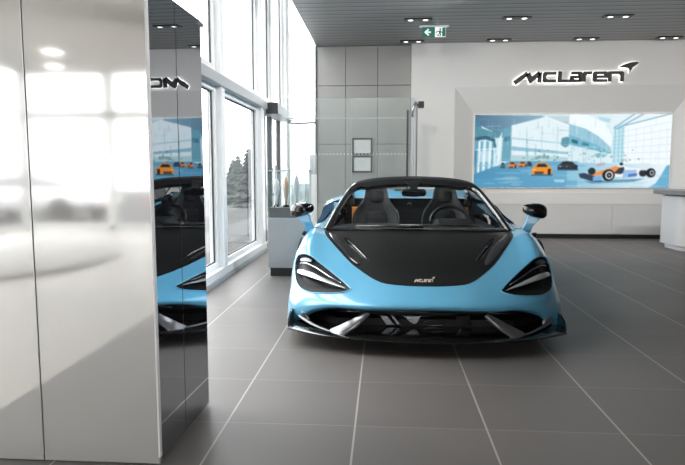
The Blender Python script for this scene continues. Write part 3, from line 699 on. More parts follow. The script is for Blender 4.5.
_bh = [(.5,3.64),(1.03,3.53),(1.25,3.39),(1.44,3.2),(1.77,2.78),(2.1,2.36),(2.48,1.74),(2.9,1.10),(3.12,.66)]
BON = [(0,3.67)]+_bh+[(3.10,.25),(2.95,.03)]+[(2.6-.4*k,.03) for k in range(14)]+[(-2.95,.03),(-3.10,.25)]+[(-a,b) for a,b in _bh[::-1]]
def densify(poly, step=.12):
    out = []
    for i in range(len(poly)):
        a,b = poly[i], poly[(i+1)%len(poly)]; n = max(1,int(math.dist(a,b)/step))
        out += [(a[0]+(b[0]-a[0])*k/n, a[1]+(b[1]-a[1])*k/n) for k in range(n)]
    return out
BON = densify(smooth_loop(BON[:1]+BON[1:],2))
HLm = [(-a,b) for a,b in HL[::-1]]
VENT = smooth_loop([(2.26,.90),(2.12,.88),(1.77,1.50),(1.49,2.13),(1.53,2.25),(1.90,1.72)],4); VENTm = [(-a,b) for a,b in VENT[::-1]]
loops = [HL, HLm, BON, VENT, VENTm]
pts = []; edges = []
for lp in loops:
    o = len(pts); pts += [Vector(p) for p in lp]; edges += [(o+i, o+(i+1)%len(lp)) for i in range(len(lp))]
bnd = [(-7+.1*i,0) for i in range(140)]+[(7,.1*j) for j in range(70)]+[(7-.1*i,7) for i in range(140)]+[(-7,7-.1*j) for j in range(70)]
o = len(pts); pts += [Vector(p) for p in bnd]; edges += [(o+i, o+(i+1)%len(bnd)) for i in range(len(bnd))]
lp_all = [p for lp in loops for p in lp]
for i in range(-69,70):
    for j in range(1,70):
        p = (i*.1+1e-4, j*.1+1e-4)
        if all((p[0]-q[0])**2+(p[1]-q[1])**2 > .0022 for q in lp_all): pts.append(Vector(p))
cv, ce, cf, *_ = delaunay_2d_cdt(pts, edges, [], 1, 1e-5)
WCY, WR, ARCH = 1.21, .305, .325
groups_ = {'body':[], 'bonnet':[], 'hl':[], 'hr':[], 'vent':[]}
for f in cf:
    c = (sum(cv[i][0] for i in f)/3, sum(cv[i][1] for i in f)/3)
    if inside(c,HL): groups_['hr'].append(f)
    elif inside(c,HLm): groups_['hl'].append(f)
    elif inside(c,VENT) or inside(c,VENTm): groups_['vent'].append(f)
    elif inside(c,BON): groups_['bonnet'].append(f)
    else:
        q = P(*c)
        if abs(c[0]) > 5.6 and math.hypot(q[1]-WCY, q[2]-WR) < ARCH: continue
        groups_['body'].append(f)
CP = [Vector(P(v[0],v[1])) for v in cv]; CN = [nrm(max(-6.99,min(6.99,v[0])),max(.001,min(6.99,v[1]))) for v in cv]
if CN[min(range(len(cv)), key=lambda i:(cv[i][0])**2+(cv[i][1]-1)**2)].z < 0: CN = [-n for n in CN]
def surf_mesh(name, faces, m, off=0.0, parent=car, recess=None, flip=False, edge=0):
    """recess: function(param)-> depth along the inward direction; edge: turned-in rim depth"""
    ids = sorted({i for f in faces for i in f}); mp = {g:k for k,g in enumerate(ids)}
    vs = []; ns = []
    for i in ids:
        p = CP[i]+CN[i]*off
        if recess: p = p+Vector((0,recess((cv[i][0],cv[i][1])),0))
        vs.append(p); ns.append(CN[i])
    fs = []
    for f in faces:
        g = [mp[i] for i in f]
        a,b,c = (vs[k] for k in g[:3])
        if (b-a).cross(c-a).dot(ns[g[0]]) < 0: g = g[::-1]
        fs.append(tuple(g))
    nv = len(vs)
    if edge:
        cnt = {}
        for f in fs:
            for k in range(len(f)):
                a,b = f[k], f[(k+1)%len(f)]; key = (min(a,b),max(a,b)); cnt.setdefault(key,[]).append((a,b))
        ring = {}
        for key, l in cnt.items():
            if len(l) == 1:
                a,b = l[0]
                for q in (a,b):
                    if q not in ring: ring[q] = len(vs); vs.append(vs[q]-ns[q]*edge); ns.append(ns[q])
                fs.append((b,a,ring[a],ring[b]))
    me = bpy.data.meshes.new(name); me.from_pydata([tuple(v) for v in vs],[],fs); me.update()
    me.polygons.foreach_set('use_smooth',[True]*len(me.polygons))
    if not recess and not edge: me.normals_split_custom_set_from_vertices([tuple(n) for n in ns])
    elif edge:
        fn = []
        for p in me.polygons:
            for v in p.vertices: fn.append(tuple(ns[v]) if all(q < nv for q in p.vertices) else tuple(p.normal))
        me.normals_split_custom_set(fn)
    me.materials.append(m); ob = bpy.data.objects.new(name, me); COL.objects.link(ob); ob.parent = parent
    return ob
front = surf_mesh('front_body', groups_['body'], M['blue'], edge=.014)
bonnet = surf_mesh('bonnet', groups_['bonnet'], M['carbon'], off=.002, edge=.012); bonnet['label'] = 'black carbon bonnet panel'
for s in (-1,1): surf_mesh('bonnet_vent', [f for f in groups_['vent'] if s*sum(cv[i][0] for i in f)>0], M['gloss_black'], off=-.012, parent=bonnet)
def vent_strip(s):
    pts_ = [(2.20,.90),(1.83,1.5),(1.56,2.05),(1.52,2.2)]
    return [Vector(P(s*a,b))+nrm(s*a,b)*(-.004 if nrm(s*a,b).z>0 else .004) for a,b in pts_]
for s in (-1,1): MB().tube(vent_strip(s),[.006,.009,.008,.004],8).build('vent_strake', M['gloss_carbon'], bonnet, smooth=True)
for s in (-1,1):
    def bp_(a,b,d): return Vector(P(s*a,b))+nrm(s*a,b)*(1 if nrm(0,1).z > 0 else -1)*d
    e1 = [(3.0,.55),(2.85,.95),(2.6,1.45),(2.35,1.85),(2.1,2.25),(1.9,2.5)]
    rows = [[bp_(a-.06,b,.0045) for a,b in e1],[bp_(a-.13*k,b,.010) for (a,b),k in zip(e1,(1,1.6,1.9,1.7,1.3,.8))],[bp_(a-.26*k,b,.003) for (a,b),k in zip(e1,(1,1.6,1.9,1.7,1.3,.8))]]
    MB().grid(rows).build('bonnet_crease', M['gloss_carbon'], bonnet, smooth=True, sub=2)
# headlights: dark eye-socket with a blade lamp across it
loop_abs = HL; NS = 1 if nrm(0,1).z > 0 else -1
for key, loop, s in (('hl',HLm,-1),('hr',HL,1)):
    def depth(p, loop=loop):
        d = min(math.hypot(p[0]-q[0],p[1]-q[1]) for q in loop)
        return .004+.075*min(1,d/.35)
    hl = surf_mesh('headlight', groups_[key], M['socket'], off=-.001, recess=depth)
    hl['label'] = 'black eye-socket headlight'
    def at(a,b,d): 
        p = Vector(P(s*a,b)); return Vector((p.x,p.y+d,p.z))
    # lower blade
    up_ = [(2.36,3.80,.016),(2.9,3.56,.03),(3.5,3.36,.038),(4.1,3.2,.04),(4.6,3.0,.036),(4.98,2.78,.022)]
    lo_ = [(2.36,3.88,.016),(2.9,3.74,.026),(3.5,3.62,.03),(4.1,3.50,.032),(4.6,3.32,.03),(4.98,3.02,.02)]
    rows = [[at(*p) for p in up_],[at((p[0]+q[0])/2,(p[1]+q[1])/2,(p[2]+q[2])/2-.012) for p,q in zip(up_,lo_)],[at(*p) for p in lo_],[at(q[0],q[1],q[2]+.03) for q in lo_]]
    MB().grid(rows).build('lamp_blade', M['blade'], hl, smooth=True, sub=2)
    # thin upper light line
    MB().tube([at(2.5,3.58,.02),at(3.0,3.28,.03),at(3.6,3.0,.034),at(4.2,2.8,.034),at(4.7,2.62,.028)],[.003,.005,.006,.006,.003],8).build('light_line', M['silver'], hl, smooth=True)
    rim_ = [Vector(P(s*a,b)) for a,b in loop_abs]
    MB().tube([p+(nrm(s*q[0],q[1]) if True else 0)*NS*.0015 for p,q in zip(rim_,loop_abs)],.0045,6,closed=True).build('headlight_rim', M['blue'], hl, smooth=True)
    # reflector plate high in the socket
    rows = [[at(3.75,2.62,.012),at(4.2,2.48,.014),at(4.7,2.36,.014)],[at(3.85,2.8,.035),at(4.25,2.68,.036),at(4.75,2.52,.03)]]
    MB().grid(rows).build('reflector', M['lens_grey'], hl, smooth=True, sub=1)
# nose badge on the bonnet
def on_hood(a, b, d): 
    n_ = nrm(a,b); n_ = n_ if n_.z > 0 else -n_
    return Vector(P(a,b))+n_*(.003+d)
M['badge'] = mat('badge_gold', rgb(240,226,206), .3, metal=.5)
bd = MB()
for nm, polys in LET:
    for p in polys:
        f2 = lambda q,d: on_hood((q[0]-329)/578*.54, 3.385+(q[1]-120)/578*1.7, d)
        bd.loft([[f2(q,0) for q in p],[f2(q,.003) for q in p]])
bd.build('bonnet_badge', M['badge'], bonnet)

# ---------------- doors and rear quarter
def spline_rows(secs, n_t=8, n_v=5):
    """secs: list of (t, [(u,z),...]) -> dense rows of (u,t,z)"""
    rows = []
    rr = [[(u,t,z) for u,z in s] if not isinstance(s[0][0],tuple) else s for t,s in secs]
    m = len(rr[0]); T = (len(rr)-1)*n_t
    for i in range(T+1):
        k = i/n_t; row = [cr([r[j] for r in rr],k) for j in range(m)]
        rows.append([cr(row, j/n_v) for j in range((m-1)*n_v+1)])
    return rows
DOOR = [(1.44,[(.765,.668),(.80,.676),(.875,.690),(.95,.635),(.985,.48),(.985,.32),(.97,.13)]),
        (1.80,[(.765,.695),(.79,.706),(.855,.712),(.93,.655),(.96,.48),(.955,.32),(.975,.13)]),
        (2.25,[(.755,.735),(.775,.748),(.845,.752),(.915,.70),(.94,.50),(.955,.33),(.985,.13)]),
        (2.62,[(.740,.775),(.76,.79),(.85,.79),(.925,.735),(.955,.53),(.97,.34),(.985,.13)]),
        (2.90,[(.720,.805),(.75,.825),(.86,.825),(.95,.765),(.985,.57),(.99,.36),(.985,.13)])]
REAR = [(2.905,[(.62,.89),(.64,.91),(.74,.862),(.86,.83),(.952,.766),(.987,.57),(.992,.36),(.987,.13)]),
        (3.25,[(.62,.92),(.64,.925),(.76,.89),(.87,.855),(.965,.79),(1.005,.6),(1.005,.38),(.99,.13)]),
        (3.75,[(.56,.90),(.60,.905),(.74,.885),(.86,.86),(.96,.80),(1.01,.62),(1.01,.40),(.99,.15)]),
        (4.20,[(.50,.85),(.56,.855),(.70,.845),(.82,.83),(.92,.78),(.98,.62),(.98,.42),(.94,.22)]),
        (4.55,[(.48,.81),(.52,.812),(.64,.805),(.75,.79),(.84,.74),(.90,.6),(.90,.44),(.86,.28)])]
def side_mesh(secs, s, name, m, arch=None, n_v=5):
    rows = spline_rows(secs, 10, n_v); b = MB(); rows = [[(s*u,t,z) for u,t,z in r] for r in rows]
    n = len(rows[0]); v = [p for r in rows for p in r]; f = []
    for i in range(len(rows)-1):
        for j in range(n-1):
            q = (i*n+j,i*n+j+1,(i+1)*n+j+1,(i+1)*n+j)
            c = [sum(v[k][d] for k in q)/4 for d in range(3)]
            if arch and abs(c[0])>.8 and any(math.hypot(c[1]-y,c[2]-WR) < ARCH for y in arch): continue
            f.append(q if s < 0 else q[::-1])
    b.add(v,f); return b.build(name, m, car, smooth=True, recalc=False)
RWY = WCY+2.72
for s in (-1,1):
    d = side_mesh(DOOR, s, 'door', M['blue'], arch=(WCY,))
    # sheet over the door top, air channel's shade put into its dark blue
    ch = [[(s*u,t,z) for u,t,z in r] for r in [[(.845,1.66,.716),(.83,1.9,.738),(.81,2.25,.774),(.81,2.6,.812),(.82,2.86,.845)],[(.885,1.72,.706),(.895,1.9,.712),(.893,2.25,.742),(.905,2.6,.776),(.925,2.86,.80)],[(.90,1.72,.694),(.915,1.9,.694),(.918,2.25,.712),(.93,2.6,.745),(.95,2.86,.77)]]]
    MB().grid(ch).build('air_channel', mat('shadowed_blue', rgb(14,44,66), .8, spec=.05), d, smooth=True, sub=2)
    # door glass
    lo = [(s*u,t,z) for u,t,z in ((.765,1.50,.675),(.755,1.9,.71),(.745,2.4,.76),(.70,2.88,.83))]
    hi = [(s*u,t,z) for u,t,z in ((.755,1.54,.70),(.685,1.86,.89),(.605,2.2,1.03),(.60,2.84,.985))]
    mid = [tuple((a+b)/2+(.012*s if k==0 else 0) for k,(a,b) in enumerate(zip(p,q))) for p,q in zip(lo,hi)]
    MB().grid([lo,mid,hi]).build('door_window', M['door_glass'], d, smooth=True, sub=2)
    MB().tube([hi[2],hi[3],lo[3]],.006,6).build('window_edge', M['black'], d, smooth=True)
    MB().tube([(s*1.0,1.9,.13),(s*.99,2.9,.13)],.03,8).build('side_skirt', M['gloss_carbon'], d, smooth=True)
    r = side_mesh(REAR, s, 'rear_quarter', M['blue'], arch=(RWY,))
# rear deck with twin buttress humps
def deck_z(u, t):
    hump = .055*math.exp(-((abs(u)-.36)/.15)**2); k = max(0,(t-3.3)/1.25)
    f = min(1,max(0,(t-3.02)/.42)); return .868+.098*f*f*(3-2*f)+.3*hump*f*(1-k)-.15*k
rows = [[(u,t,deck_z(u,t)) for u in [-.645+.0645*i for i in range(21)]] for t in [3.02+.085*k for k in range(19)]]
MB().grid(rows).build('rear_deck', M['blue'], car, smooth=True)
MB().grid([[(u,t,deck_z(u,t)+.006) for u in [-.16+.04*i for i in range(9)]] for t in [3.3+.1*k for k in range(11)]]).build('engine_cover', M['carbon'], car, smooth=True)
sp = MB().loft([[(x,4.40,.86-.03*(abs(x)/.8)**2),(x,4.52,.90-.03*(abs(x)/.8)**2),(x,4.58,.885-.03*(abs(x)/.8)**2),(x,4.42,.84-.03*(abs(x)/.8)**2)] for x in [-.8+.16*i for i in range(11)]]).build('rear_spoiler', M['gloss_carbon'], car, smooth=True, angle=40)
MB().grid([[(x*(1-.02*k),4.54-.0*k,z) for x in [-.9+.18*i for i in range(11)]] for k,z in enumerate((.80,.62,.44,.28))]).build('tail_panel', M['gloss_black'], car, smooth=True)
for s in (-1,1):
    MB().tube([(s*.55,4.56,.70),(s*.70,4.56,.69),(s*.84,4.55,.66)],.014,8).build('tail_light', mat('tail_red', rgb(150,12,14), .3, emit=rgb(190,10,12), es=.2), car, smooth=True)
# underbody tub
MB().prism([(-.9,.62),(-.6,.36),(.6,.36),(.9,.62),(.78,.95),(.78,1.5),(.93,1.75),(.93,3.4),(.78,3.6),(.78,4.3),(.84,4.5),(-.84,4.5),(-.78,4.3),(-.78,3.6),(-.93,3.4),(-.93,1.75),(-.78,1.5),(-.78,.95)],'xy',.085,.16).build('underbody', M['mesh_black'], car)

# ---------------- wheels
for s in (-1,1):
    for y in (WCY,RWY):
        w = bpy.data.objects.new('wheel', None); COL.objects.link(w); w.parent = car; w.location = (s*.86,y,WR); w.empty_display_size = .1
        hw = .12 if y < 2 else .145
        MB().lathe([(.24,-hw+.01),(.265,-hw),(.29,-hw+.005),(.303,-hw+.04),(.305,0),(.303,hw-.04),(.29,hw-.005),(.265,hw),(.24,hw-.01)],axis='x',n=48).build('tyre', M['rubber'], w, smooth=True)
        rim = MB().lathe([(.215,-hw+.02),(.248,-hw+.012),(.248,hw-.012),(.215,hw-.02),(.22,0),(.215,-hw+.02)],axis='x',n=40)
        xo = s*(hw-.03)
        for k in range(10):
            a = 2*math.pi*k/10; ca_,sa_ = math.cos(a),math.sin(a); g = .012
            rim.loft([[(xo+dx,ca_*r-sa_*w_,sa_*r+ca_*w_) for dx,w_ in ((-.012,-g*wm),(-.012,g*wm),(.012,g*wm),(.012,-g*wm))] for r,wm in ((.04,1.6),(.13,.8),(.235,1.5))])
        rim.lathe([(0,-.02),(.05,-.02),(.05,.02),(0,.02)],(xo,0,0),'x',20)
        rim.build('rim', M['gloss_black'], w, smooth=True, angle=40)
        MB().lathe([(.08,-.015),(.19,-.015),(.19,.015),(.08,.015)],(xo-s*.08,0,0),'x',32).build('brake_disc', M['steel'], w, smooth=True, angle=40)
        arch_pts = [(s*(.985-.06*max(0,math.sin(math.radians(a)))),y+ARCH*math.cos(math.radians(a)),WR+ARCH*math.sin(math.radians(a))) for a in range(-25,206,10)]
        MB().tube([(p[0]-s*.012,p[1],p[2]) for p in arch_pts],.012,8).build('arch_lip', M['black'], car, smooth=True)
        MB().grid([[(s*x,y+(ARCH-.008)*math.cos(math.radians(a)),WR+(ARCH-.008)*math.sin(math.radians(a))) for a in range(-20,201,10)] for x in (.74,.85,.965)]+[]).build('arch_liner', M['mesh_black'], car, smooth=True)

# ---------------- front intake, splitter and aero blades
MB().grid([[(u, .42+.26*abs(u/.9)**2.2+.03*k, z) for u in [-.9+.09*i for i in range(21)]] for k,z in enumerate((.105,.2,.31))]).build('grille', M['mesh_black'], car, smooth=True)
MB().grid([[(u, .13+.30*abs(u/.88)**2.4+y_, .292-.115*abs(u/.88)**3.2+y_*.1) for u in [-.88+.088*i for i in range(21)]] for y_ in (0,.18,.34)]).build('intake_roof', M['mesh_black'], car, smooth=True)
g = MB()
for z in (.14,.17,.20,.23,.26):
    g.tube([(u,.40+.26*abs(u/.9)**2.2,z) for u in [-.42+.07*i for i in range(13)]],.004,6)
g.build('grille_bars', M['gloss_black'], car, smooth=True)
def tf(u): return .0+.33*(abs(u)/1.0)**2.6 - .02*(1-min(1,abs(u)))
us = [-.93+.0465*i for i in range(41)]
top = [[(u,tf(u),.098) for u in us],[(u,tf(u)-.004,.104) for u in us],[(u,tf(u)+.02,.112) for u in us],[(u,tf(u)+.16,.114) for u in us],[(u,.62,.114) for u in us]]
bot = [[(u,.62,.090) for u in us],[(u,tf(u)+.02,.088) for u in us],[(u,tf(u),.098) for u in us]]
MB().grid(top+bot).build('front_splitter', M['gloss_carbon'], car, smooth=True, angle=50)
for s in (-1,1):
    MB().loft([[(s*(.925+dx),t,z) for dx,z in ((-.012,z0),(.0,z0),(.012,z1),(.0,z1))] for k,(t,z0,z1) in enumerate(((.30,.085,.115),(.34,.085,.165),(.44,.085,.20),(.58,.09,.18),(.68,.095,.13)))]).build('splitter_fin', M['gloss_carbon'], car, smooth=True, angle=40)
    V = lambda *p: [(s*u,t,z) for u,t,z in p]
    # broad slanting blade between the centre and corner intakes
    rows = [V((.655,.20,.114),(.60,.14,.150),(.50,.125,.20),(.39,.14,.262)),V((.61,.13,.112),(.545,.095,.145),(.45,.085,.19),(.372,.11,.255)),V((.530,.06,.112),(.490,.07,.135),(.42,.085,.18),(.362,.125,.235)),V((.525,.12,.112),(.485,.14,.135),(.42,.16,.18),(.362,.2,.235))]
    MB().grid(rows).build('intake_blade', M['blade_silver'] if 'blade_silver' in M else M.setdefault('blade_silver', mat('satin_dark_silver', rgb(120,121,124), .18, metal=.5, coat=1)), car, smooth=True, sub=1)
    rows = [V((.87,.375,.185),(.80,.33,.150),(.70,.24,.128),(.60,.16,.118)),V((.885,.365,.165),(.80,.30,.132),(.70,.21,.116),(.60,.13,.114))]
    MB().grid(rows).build('canard', M['blade_silver'], car, smooth=True, sub=1, solid=.006)
    rows = [V((.86,.37,.20),(.835,.36,.205),(.80,.36,.18)),V((.83,.36,.14),(.80,.34,.14),(.775,.35,.135))]
    MB().grid(rows).build('corner_plate', M['blade_silver'], car, smooth=True, sub=1, solid=.006)
    rows = [V((.40,.16,.262),(.46,.18,.252),(.52,.2,.245)),V((.40,.17,.254),(.46,.19,.243),(.52,.21,.24))]
    MB().grid(rows).build('upper_strake', M['blade_silver'], car, smooth=True, solid=.004)
# ducts glimpsed inside the centre intake
for pts_ in ([(-.31,.34,.19),(-.26,.34,.19),(-.20,.33,.122),(-.26,.33,.122)],[(-.235,.34,.19),(-.215,.34,.19),(-.16,.33,.125),(-.185,.33,.125)]):
    MB().prism([(p[0],p[2]) for p in pts_],'xz',.33,.345).build('radiator_duct', M['lens_grey'], car, bevel=.003)
MB().prism([(-.18,.19),(-.02,.19),(-.03,.178),(-.05,.14),(-.07,.13),(-.09,.135),(-.135,.178)],'xz',.33,.345).build('radiator_duct', M['lens_grey'], car, bevel=.003)
MB().tube([(.06+.07*math.cos(a),.34,.138+.018*math.sin(a)) for a in [math.pi*2*k/20 for k in range(20)]],.004,8,closed=True).build('tow_ring', M['lens_grey'], car, smooth=True)
MB().prism([(.2,.19),(.3,.195),(.32,.13),(.24,.125)],'xz',.34,.355).build('radiator_duct', M['gloss_carbon'], car, bevel=.003)

# ---------------- windscreen
PIL = [(.800,1.43,.672),(.752,1.60,.775),(.703,1.80,.872),(.650,2.0,.966),(.605,2.12,1.022),(.545,2.19,1.058),(.44,2.23,1.084),(.30,2.255,1.100),(.15,2.268,1.108),(0,2.272,1.111)]
def frame_ring(p, q, s):
    # wide flat section lying in the screen plane
    t = (Vector(q)-Vector(p)).normalized()
    return t
path = [(-u,t,z) for u,t,z in PIL]+[(u,t,z) for u,t,z in PIL[-2::-1]]
dense = [cr(path,k/4) for k in range((len(path)-1)*4+1)]
rings = []
for i,p in enumerate(dense):
    a = Vector(dense[max(0,i-1)]); b = Vector(dense[min(len(dense)-1,i+1)]); t = (b-a).normalized()
    toc = (Vector((0,1.75,.80))-Vector(p)); inn = (toc-t*toc.dot(t)).normalized(); nn = t.cross(inn).normalized()
    if nn.y > 0: nn = -nn
    w = .135 if abs(p[0]) < .5 else .135-.085*min(1,(abs(p[0])-.5)/.14)
    P_ = Vector(p)
    rings.append([P_+nn*.0, P_+inn*.012+nn*.016, P_+inn*w*.6+nn*.018, P_+inn*w+nn*.004, P_+inn*w-nn*.03, P_+inn*.01-nn*.03])
MB().loft(rings).build('windscreen_frame', M['gloss_carbon'], car, smooth=True, angle=60)
inner = [(u*.93,t+.0,z-.01) for u,t,z in PIL[:5]]
rows = []
for k,(u,t,z) in enumerate(inner):
    f = k/4; rows.append([(u*s,t-(.09*(1-f)-.10*f)*(1-s*s),z+(.004*(1-f)+.055*f)*(1-s*s)) for s in [-1+.1*i for i in range(21)]])
MB().grid(rows).build('windscreen', M['screen_glass'], car, smooth=True)
# scuttle and wiper
MB().grid([[(.78*s,1.37+.07*s*s+y_,.668+z_) for s in [-1+.1*i for i in range(21)]] for y_,z_ in ((-.03,.002),(0,.014),(.06,.018),(.10,.0))]).build('scuttle', M['gloss_black'], car, smooth=True)
MB().tube([(-.52,1.44,.70),(-.2,1.39,.702),(.05,1.375,.70)],[.006,.009,.011]).tube([(-.15,1.395,.712),(.25,1.385,.712),(.52,1.43,.706)],[.006,.008,.005]).lathe([(0,0),(.022,0),(.018,.025),(0,.028)],(.02,1.385,.69)).build('wiper', M['gloss_black'], car, smooth=True)

# ---------------- cabin
MB().loft([[(-.74,y,z0),(-.74,y,z1-.02),(-.6,y,z1),(.6,y,z1),(.74,y,z1-.02),(.74,y,z0)] for y,z0,z1 in ((1.46,.4,.655),(1.6,.4,.672),(1.85,.4,.685),(2.02,.42,.668),(2.08,.45,.60),(2.0,.35,.45))]).build('dashboard', M['interior'], car, smooth=True, angle=50)
MB().loft([[(.37-w,y,.66),(.37-w*.8,y,.66+h),(.37+w*.8,y,.66+h),(.37+w,y,.66)] for y,w,h in ((1.75,.17,.02),(1.95,.2,.065),(2.06,.19,.06))]).build('instrument_hood', M['interior'], car, smooth=True, angle=50, bevel=.01)
sw = bpy.data.objects.new('steering_wheel', None); COL.objects.link(sw); sw.parent = car; sw.location = (.36,2.22,.665); sw.rotation_euler = (math.radians(-24),0,0); sw.empty_display_size = .1
MB().tube([(.185*math.cos(a),0,.172*math.sin(a)) for a in [2*math.pi*k/40 for k in range(40)]],.016,10,closed=True).build('rim', M['leather'], sw, smooth=True)
hub = MB().loft([[(-.07,y,-.05),(-.07,y,.04),(-.04,y,.06),(.04,y,.06),(.07,y,.04),(.07,y,-.05),(.03,y,-.08),(-.03,y,-.08)] for y in (-.03,.02)])
for a in (10,170,270): 
    c_,s_ = math.cos(math.radians(a)),math.sin(math.radians(a)); hub.tube([(c_*.04,0,s_*.04),(c_*.18,0,s_*.165)],[.02,.014],8)
hub.build('spokes', M['black'], sw, smooth=True, angle=40)
def seat(cx):
    t = bpy.data.objects.new('seat', None); COL.objects.link(t); t.parent = car; t.location = (cx,2.72,.16); t.rotation_euler = (math.radians(-14),0,0); t.empty_display_size = .1
    half = [(.0,.86),(.075,.857),(.108,.835),(.122,.79),(.132,.73),(.165,.665),(.215,.60),(.243,.53),(.250,.44),(.235,.30),(.22,.12),(.21,0)]
    prof = [cr(half,k/3) for k in range((len(half)-1)*3+1)]
    rows = []
    for u,z in prof:
        rows.append((u,z))
    # shell: wings come forward at the edges
    def row(z,u,off,curl): return [(u*s, off-curl*abs(s)**3, z) for s in [-1+.125*i for i in range(17)]]
    fr_,bk_ = [],[]
    for u,z in rows:
        curl = .03+.075*max(0,1-abs(z-.45)/.35); u = max(u,.004)
        fr_.append(row(z,u,.0,curl)); bk_.append(row(z,u,.06,curl*.8))
    b = MB().grid(fr_).grid(bk_[::-1])
    for sgn in (0,-1): b.grid([[r[sgn] for r in fr_],[r[sgn] for r in bk_]])
    b.build('seat_shell', M['leather'], t, smooth=True)
    MB().loft([[(x*w,y_-.012-.03*(1-abs(x)**2)*1,z) for x in (-1,-.6,0,.6,1)]+[(x*w,y_+.02,z) for x in (1,0,-1)] for z,w,y_ in ((.08,.13,.0),(.25,.135,-.0),(.42,.14,0),(.56,.125,0),(.62,.10,.005))]).build('back_cushion', M['interior'], t, smooth=True, sub=1)
    MB().loft([[(x*w,-.01-.025*(1-x*x),z) for x in (-1,-.5,0,.5,1)]+[(x*w,.03,z) for x in (1,0,-1)] for z,w in ((.68,.085),(.74,.095),(.80,.088),(.835,.06))]).build('headrest', M['interior'], t, smooth=True, sub=1)
    MB().loft([[(-.22,y,.0),(-.22,y,z+.05),(-.15,y,z),(.15,y,z),(.22,y,z+.05),(.22,y,.0)] for y,z in ((.02,.05),(-.2,.06),(-.42,.09),(-.48,.06))]).build('seat_cushion', M['leather'], t, smooth=True, angle=50)
    # pale piping along the shell edge
    for sgn in (0,-1): MB().tube([r[sgn] for r in fr_[4:30]],.004,6).build('piping', M['lens_grey'], t, smooth=True)
seat(-.365); seat(.375)
for s in (-1,1):
    MB().grid([[(s*(.60+dx),2.90+dy,z) for dx,dy in ((-.034,0),(-.02,-.008),(.02,-.008),(.034,0))] for z in (.50,.60,.70,.765,.78)]).build('seat_belt', M['orange'], car, smooth=True, solid=.004)
MB().box(-.07,.07,1.6,3.0,.16,.52).build('centre_tunnel', M['interior'], car, bevel=.03)
bh = MB().grid([[(u,3.05+.02*k,z) for u in [-.72+.072*i for i in range(21)]] for k,z in enumerate((.16,.5,.75))]).grid([[(u,3.07+y_,z if abs(u)<.66 else z) for u in [-.70+.07*i for i in range(21)]] for y_,z in ((.02,.75),(.0,.84),(-.02,.862))]).build('rear_bulkhead', M['interior'], car, smooth=True)
MB().tube([(.0+.018*math.cos(a),3.02,.80+.018*math.sin(a)) for a in [math.pi*(-.2+1.3*k/10) for k in range(11)]],.005,6).build('coat_hook', M['steel'], bh, smooth=True)
for s in (-1,1):
    MB().grid([[(s*.73,y,z) for y in (1.5,2.0,2.5,3.05)] for z in (.16,.5,.66)]).build('door_card', M['interior'], car, smooth=True)
    MB().loft([[(s*.60,y,.80),(s*.66,y,.80),(s*.66,y,zz),(s*.62,y,zz)] for y,zz in ((2.93,.86),(3.0,.93),(3.12,.93))]).build('pillar_trim', M['black'], car, smooth=True, angle=40)
# interior mirror
rm = MB().loft([[(x,2.04+.012*abs(x)/.1+dy,z) for dy,z in ((0,.965-h),(-.018,.965-h*.7),(-.022,.965+h*.6),(0,.965+h),(.02,.965+h*.6),(.02,.965-h*.7))] for x,h in ((-.115,.018),(-.10,.034),(0,.040),(.10,.034),(.115,.018))]).build('rear_view_mirror', M['gloss_black'], car, smooth=True, angle=60)
MB().loft([[(-w,y,z),(w,y,z),(w,y+.04,z),(-w,y+.04,z)] for w,y,z in ((.03,2.05,.985),(.045,2.10,1.03),(.075,2.17,1.075))]).build('mirror_mount', M['black'], rm, smooth=True, angle=40)
# door mirrors
for s in (-1,1):
    secs = [(.885,.012,.022,.845),(.90,.052,.046,.845),(.95,.085,.062,.836),(1.02,.09,.072,.832),(1.075,.066,.060,.826),(1.098,.02,.022,.83)]
    rings = []
    for u,dy,h,zc in secs:
        rings.append([(s*u,1.47+dy*(math.cos(a) if math.cos(a)<0 else .35*math.cos(a))+.07*(u-.98)*2,zc+h*(1 if math.sin(a)>0 else .85)*math.copysign(abs(math.sin(a))**.6,math.sin(a))+.10*(u-.98)*(-1 if math.sin(a)<0 else .0)) for a in [2*math.pi*k/16 for k in range(16)]])
    mh = MB().loft(rings).build('side_mirror', M['gloss_black'], car, smooth=True, sub=1)
    mh['label'] = 'gloss black mirror housing on a blue stalk'
    MB().loft([[(s*(u0),y0,z),(s*u1,y0-.012,z),(s*u1,y0+.05,z),(s*u0,y0+.05,z)] for z,u0,u1,y0 in ((.65,.87,.955,1.45),(.70,.895,.965,1.44),(.75,.92,1.01,1.44),(.80,.93,1.06,1.44))]).build('mirror_stalk', M['blue'], mh, smooth=True, angle=50, bevel=.006)
    MB().lathe([(0,-.02),(.02,-.02),(.024,0),(.02,.012),(0,.016)],(s*.95,1.30,.652)).build('camera_bump', M['black'], front, smooth=True)

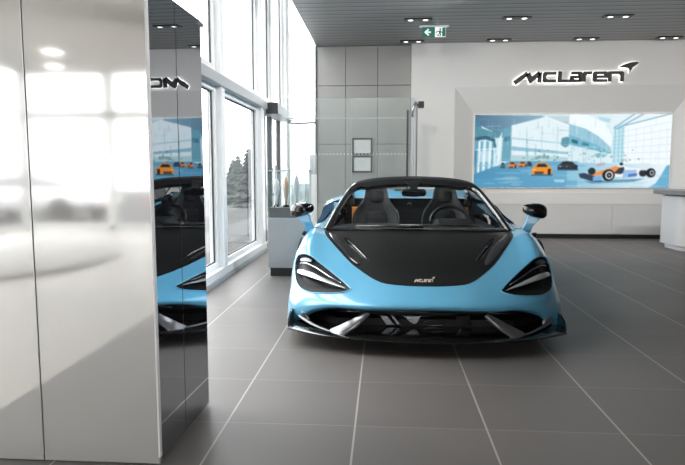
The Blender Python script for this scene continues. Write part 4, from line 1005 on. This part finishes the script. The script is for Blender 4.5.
# ================================================================== LIGHT
w = bpy.data.worlds.new('sky'); SC.world = w; w.use_nodes = True
bg = w.node_tree.nodes['Background']
tc = w.node_tree.nodes.new('ShaderNodeTexCoord'); sp_ = w.node_tree.nodes.new('ShaderNodeSeparateXYZ'); mr = w.node_tree.nodes.new('ShaderNodeMapRange')
w.node_tree.links.new(tc.outputs['Generated'], sp_.inputs[0]); w.node_tree.links.new(sp_.outputs['Z'], mr.inputs['Value'])
rp = w.node_tree.nodes.new('ShaderNodeValToRGB'); w.node_tree.links.new(mr.outputs['Result'], rp.inputs[0]); mr.inputs['From Min'].default_value = -.2; mr.inputs['From Max'].default_value = .8
rp.color_ramp.elements[0].color = (.86,.87,.88,1); rp.color_ramp.elements[1].color = (.97,.99,1,1)
w.node_tree.links.new(rp.outputs[0], bg.inputs['Color']); bg.inputs['Strength'].default_value = SKY
def portal(loc, rot, sx, sy):
    l = bpy.data.lights.new('window_portal','AREA'); l.shape = 'RECTANGLE'; l.size = sx; l.size_y = sy; l.cycles.is_portal = True
    o = bpy.data.objects.new('window_portal', l); o.location = loc; o.rotation_euler = rot; COL.objects.link(o)
portal((XW-.22,6.6,3.1),(0,math.radians(-90),0),6.2,8.2)
portal((-2.85,-7.25,1.6),(math.radians(90),0,0),8.8,3.2)
portal((-7.25,-2.2,1.6),(0,math.radians(-90),0),3.3,9.9)
portal((-1.47,YB+.12,3.1),(math.radians(-90),0,0),.6,6.2)
def lamp(name, loc, rot, sx, sy, e, col=(1,1,1)):
    l = bpy.data.lights.new(name,'AREA'); l.shape='RECTANGLE'; l.size=sx; l.size_y=sy; l.energy=e; l.color=col
    o = bpy.data.objects.new(name,l); o.location=loc; o.rotation_euler=rot; COL.objects.link(o); return o

# unseen fill spots added to brighten the back wall
for x in (-.3,1.4,3.1,4.8,6.4):
    sp2 = bpy.data.lights.new('wall_fill','SPOT'); sp2.energy = 118; sp2.spot_size = math.radians(105); sp2.spot_blend = 1; sp2.shadow_soft_size = .12; sp2.color = (1,.97,.93)
    so2 = bpy.data.objects.new('wall_fill', sp2); so2.location = (x,6.6,ZC-.06); so2.rotation_euler = (math.radians(62),0,0); COL.objects.link(so2)

# added fill spots, unseen, that whiten the frames on the glazed side
for y in (4.2,6.6,9.0):
    sp3 = bpy.data.lights.new('side_fill','SPOT'); sp3.energy = 300; sp3.spot_size = math.radians(95); sp3.spot_blend = 1; sp3.shadow_soft_size = .15
    so3 = bpy.data.objects.new('side_fill', sp3); so3.location = (1.6,y-1.2,ZC-.22); so3.rotation_euler = (0,math.radians(-58),0); so3.rotation_euler = Vector((-3.3,.5,-1.6)).to_track_quat('-Z','Y').to_euler(); COL.objects.link(so3)
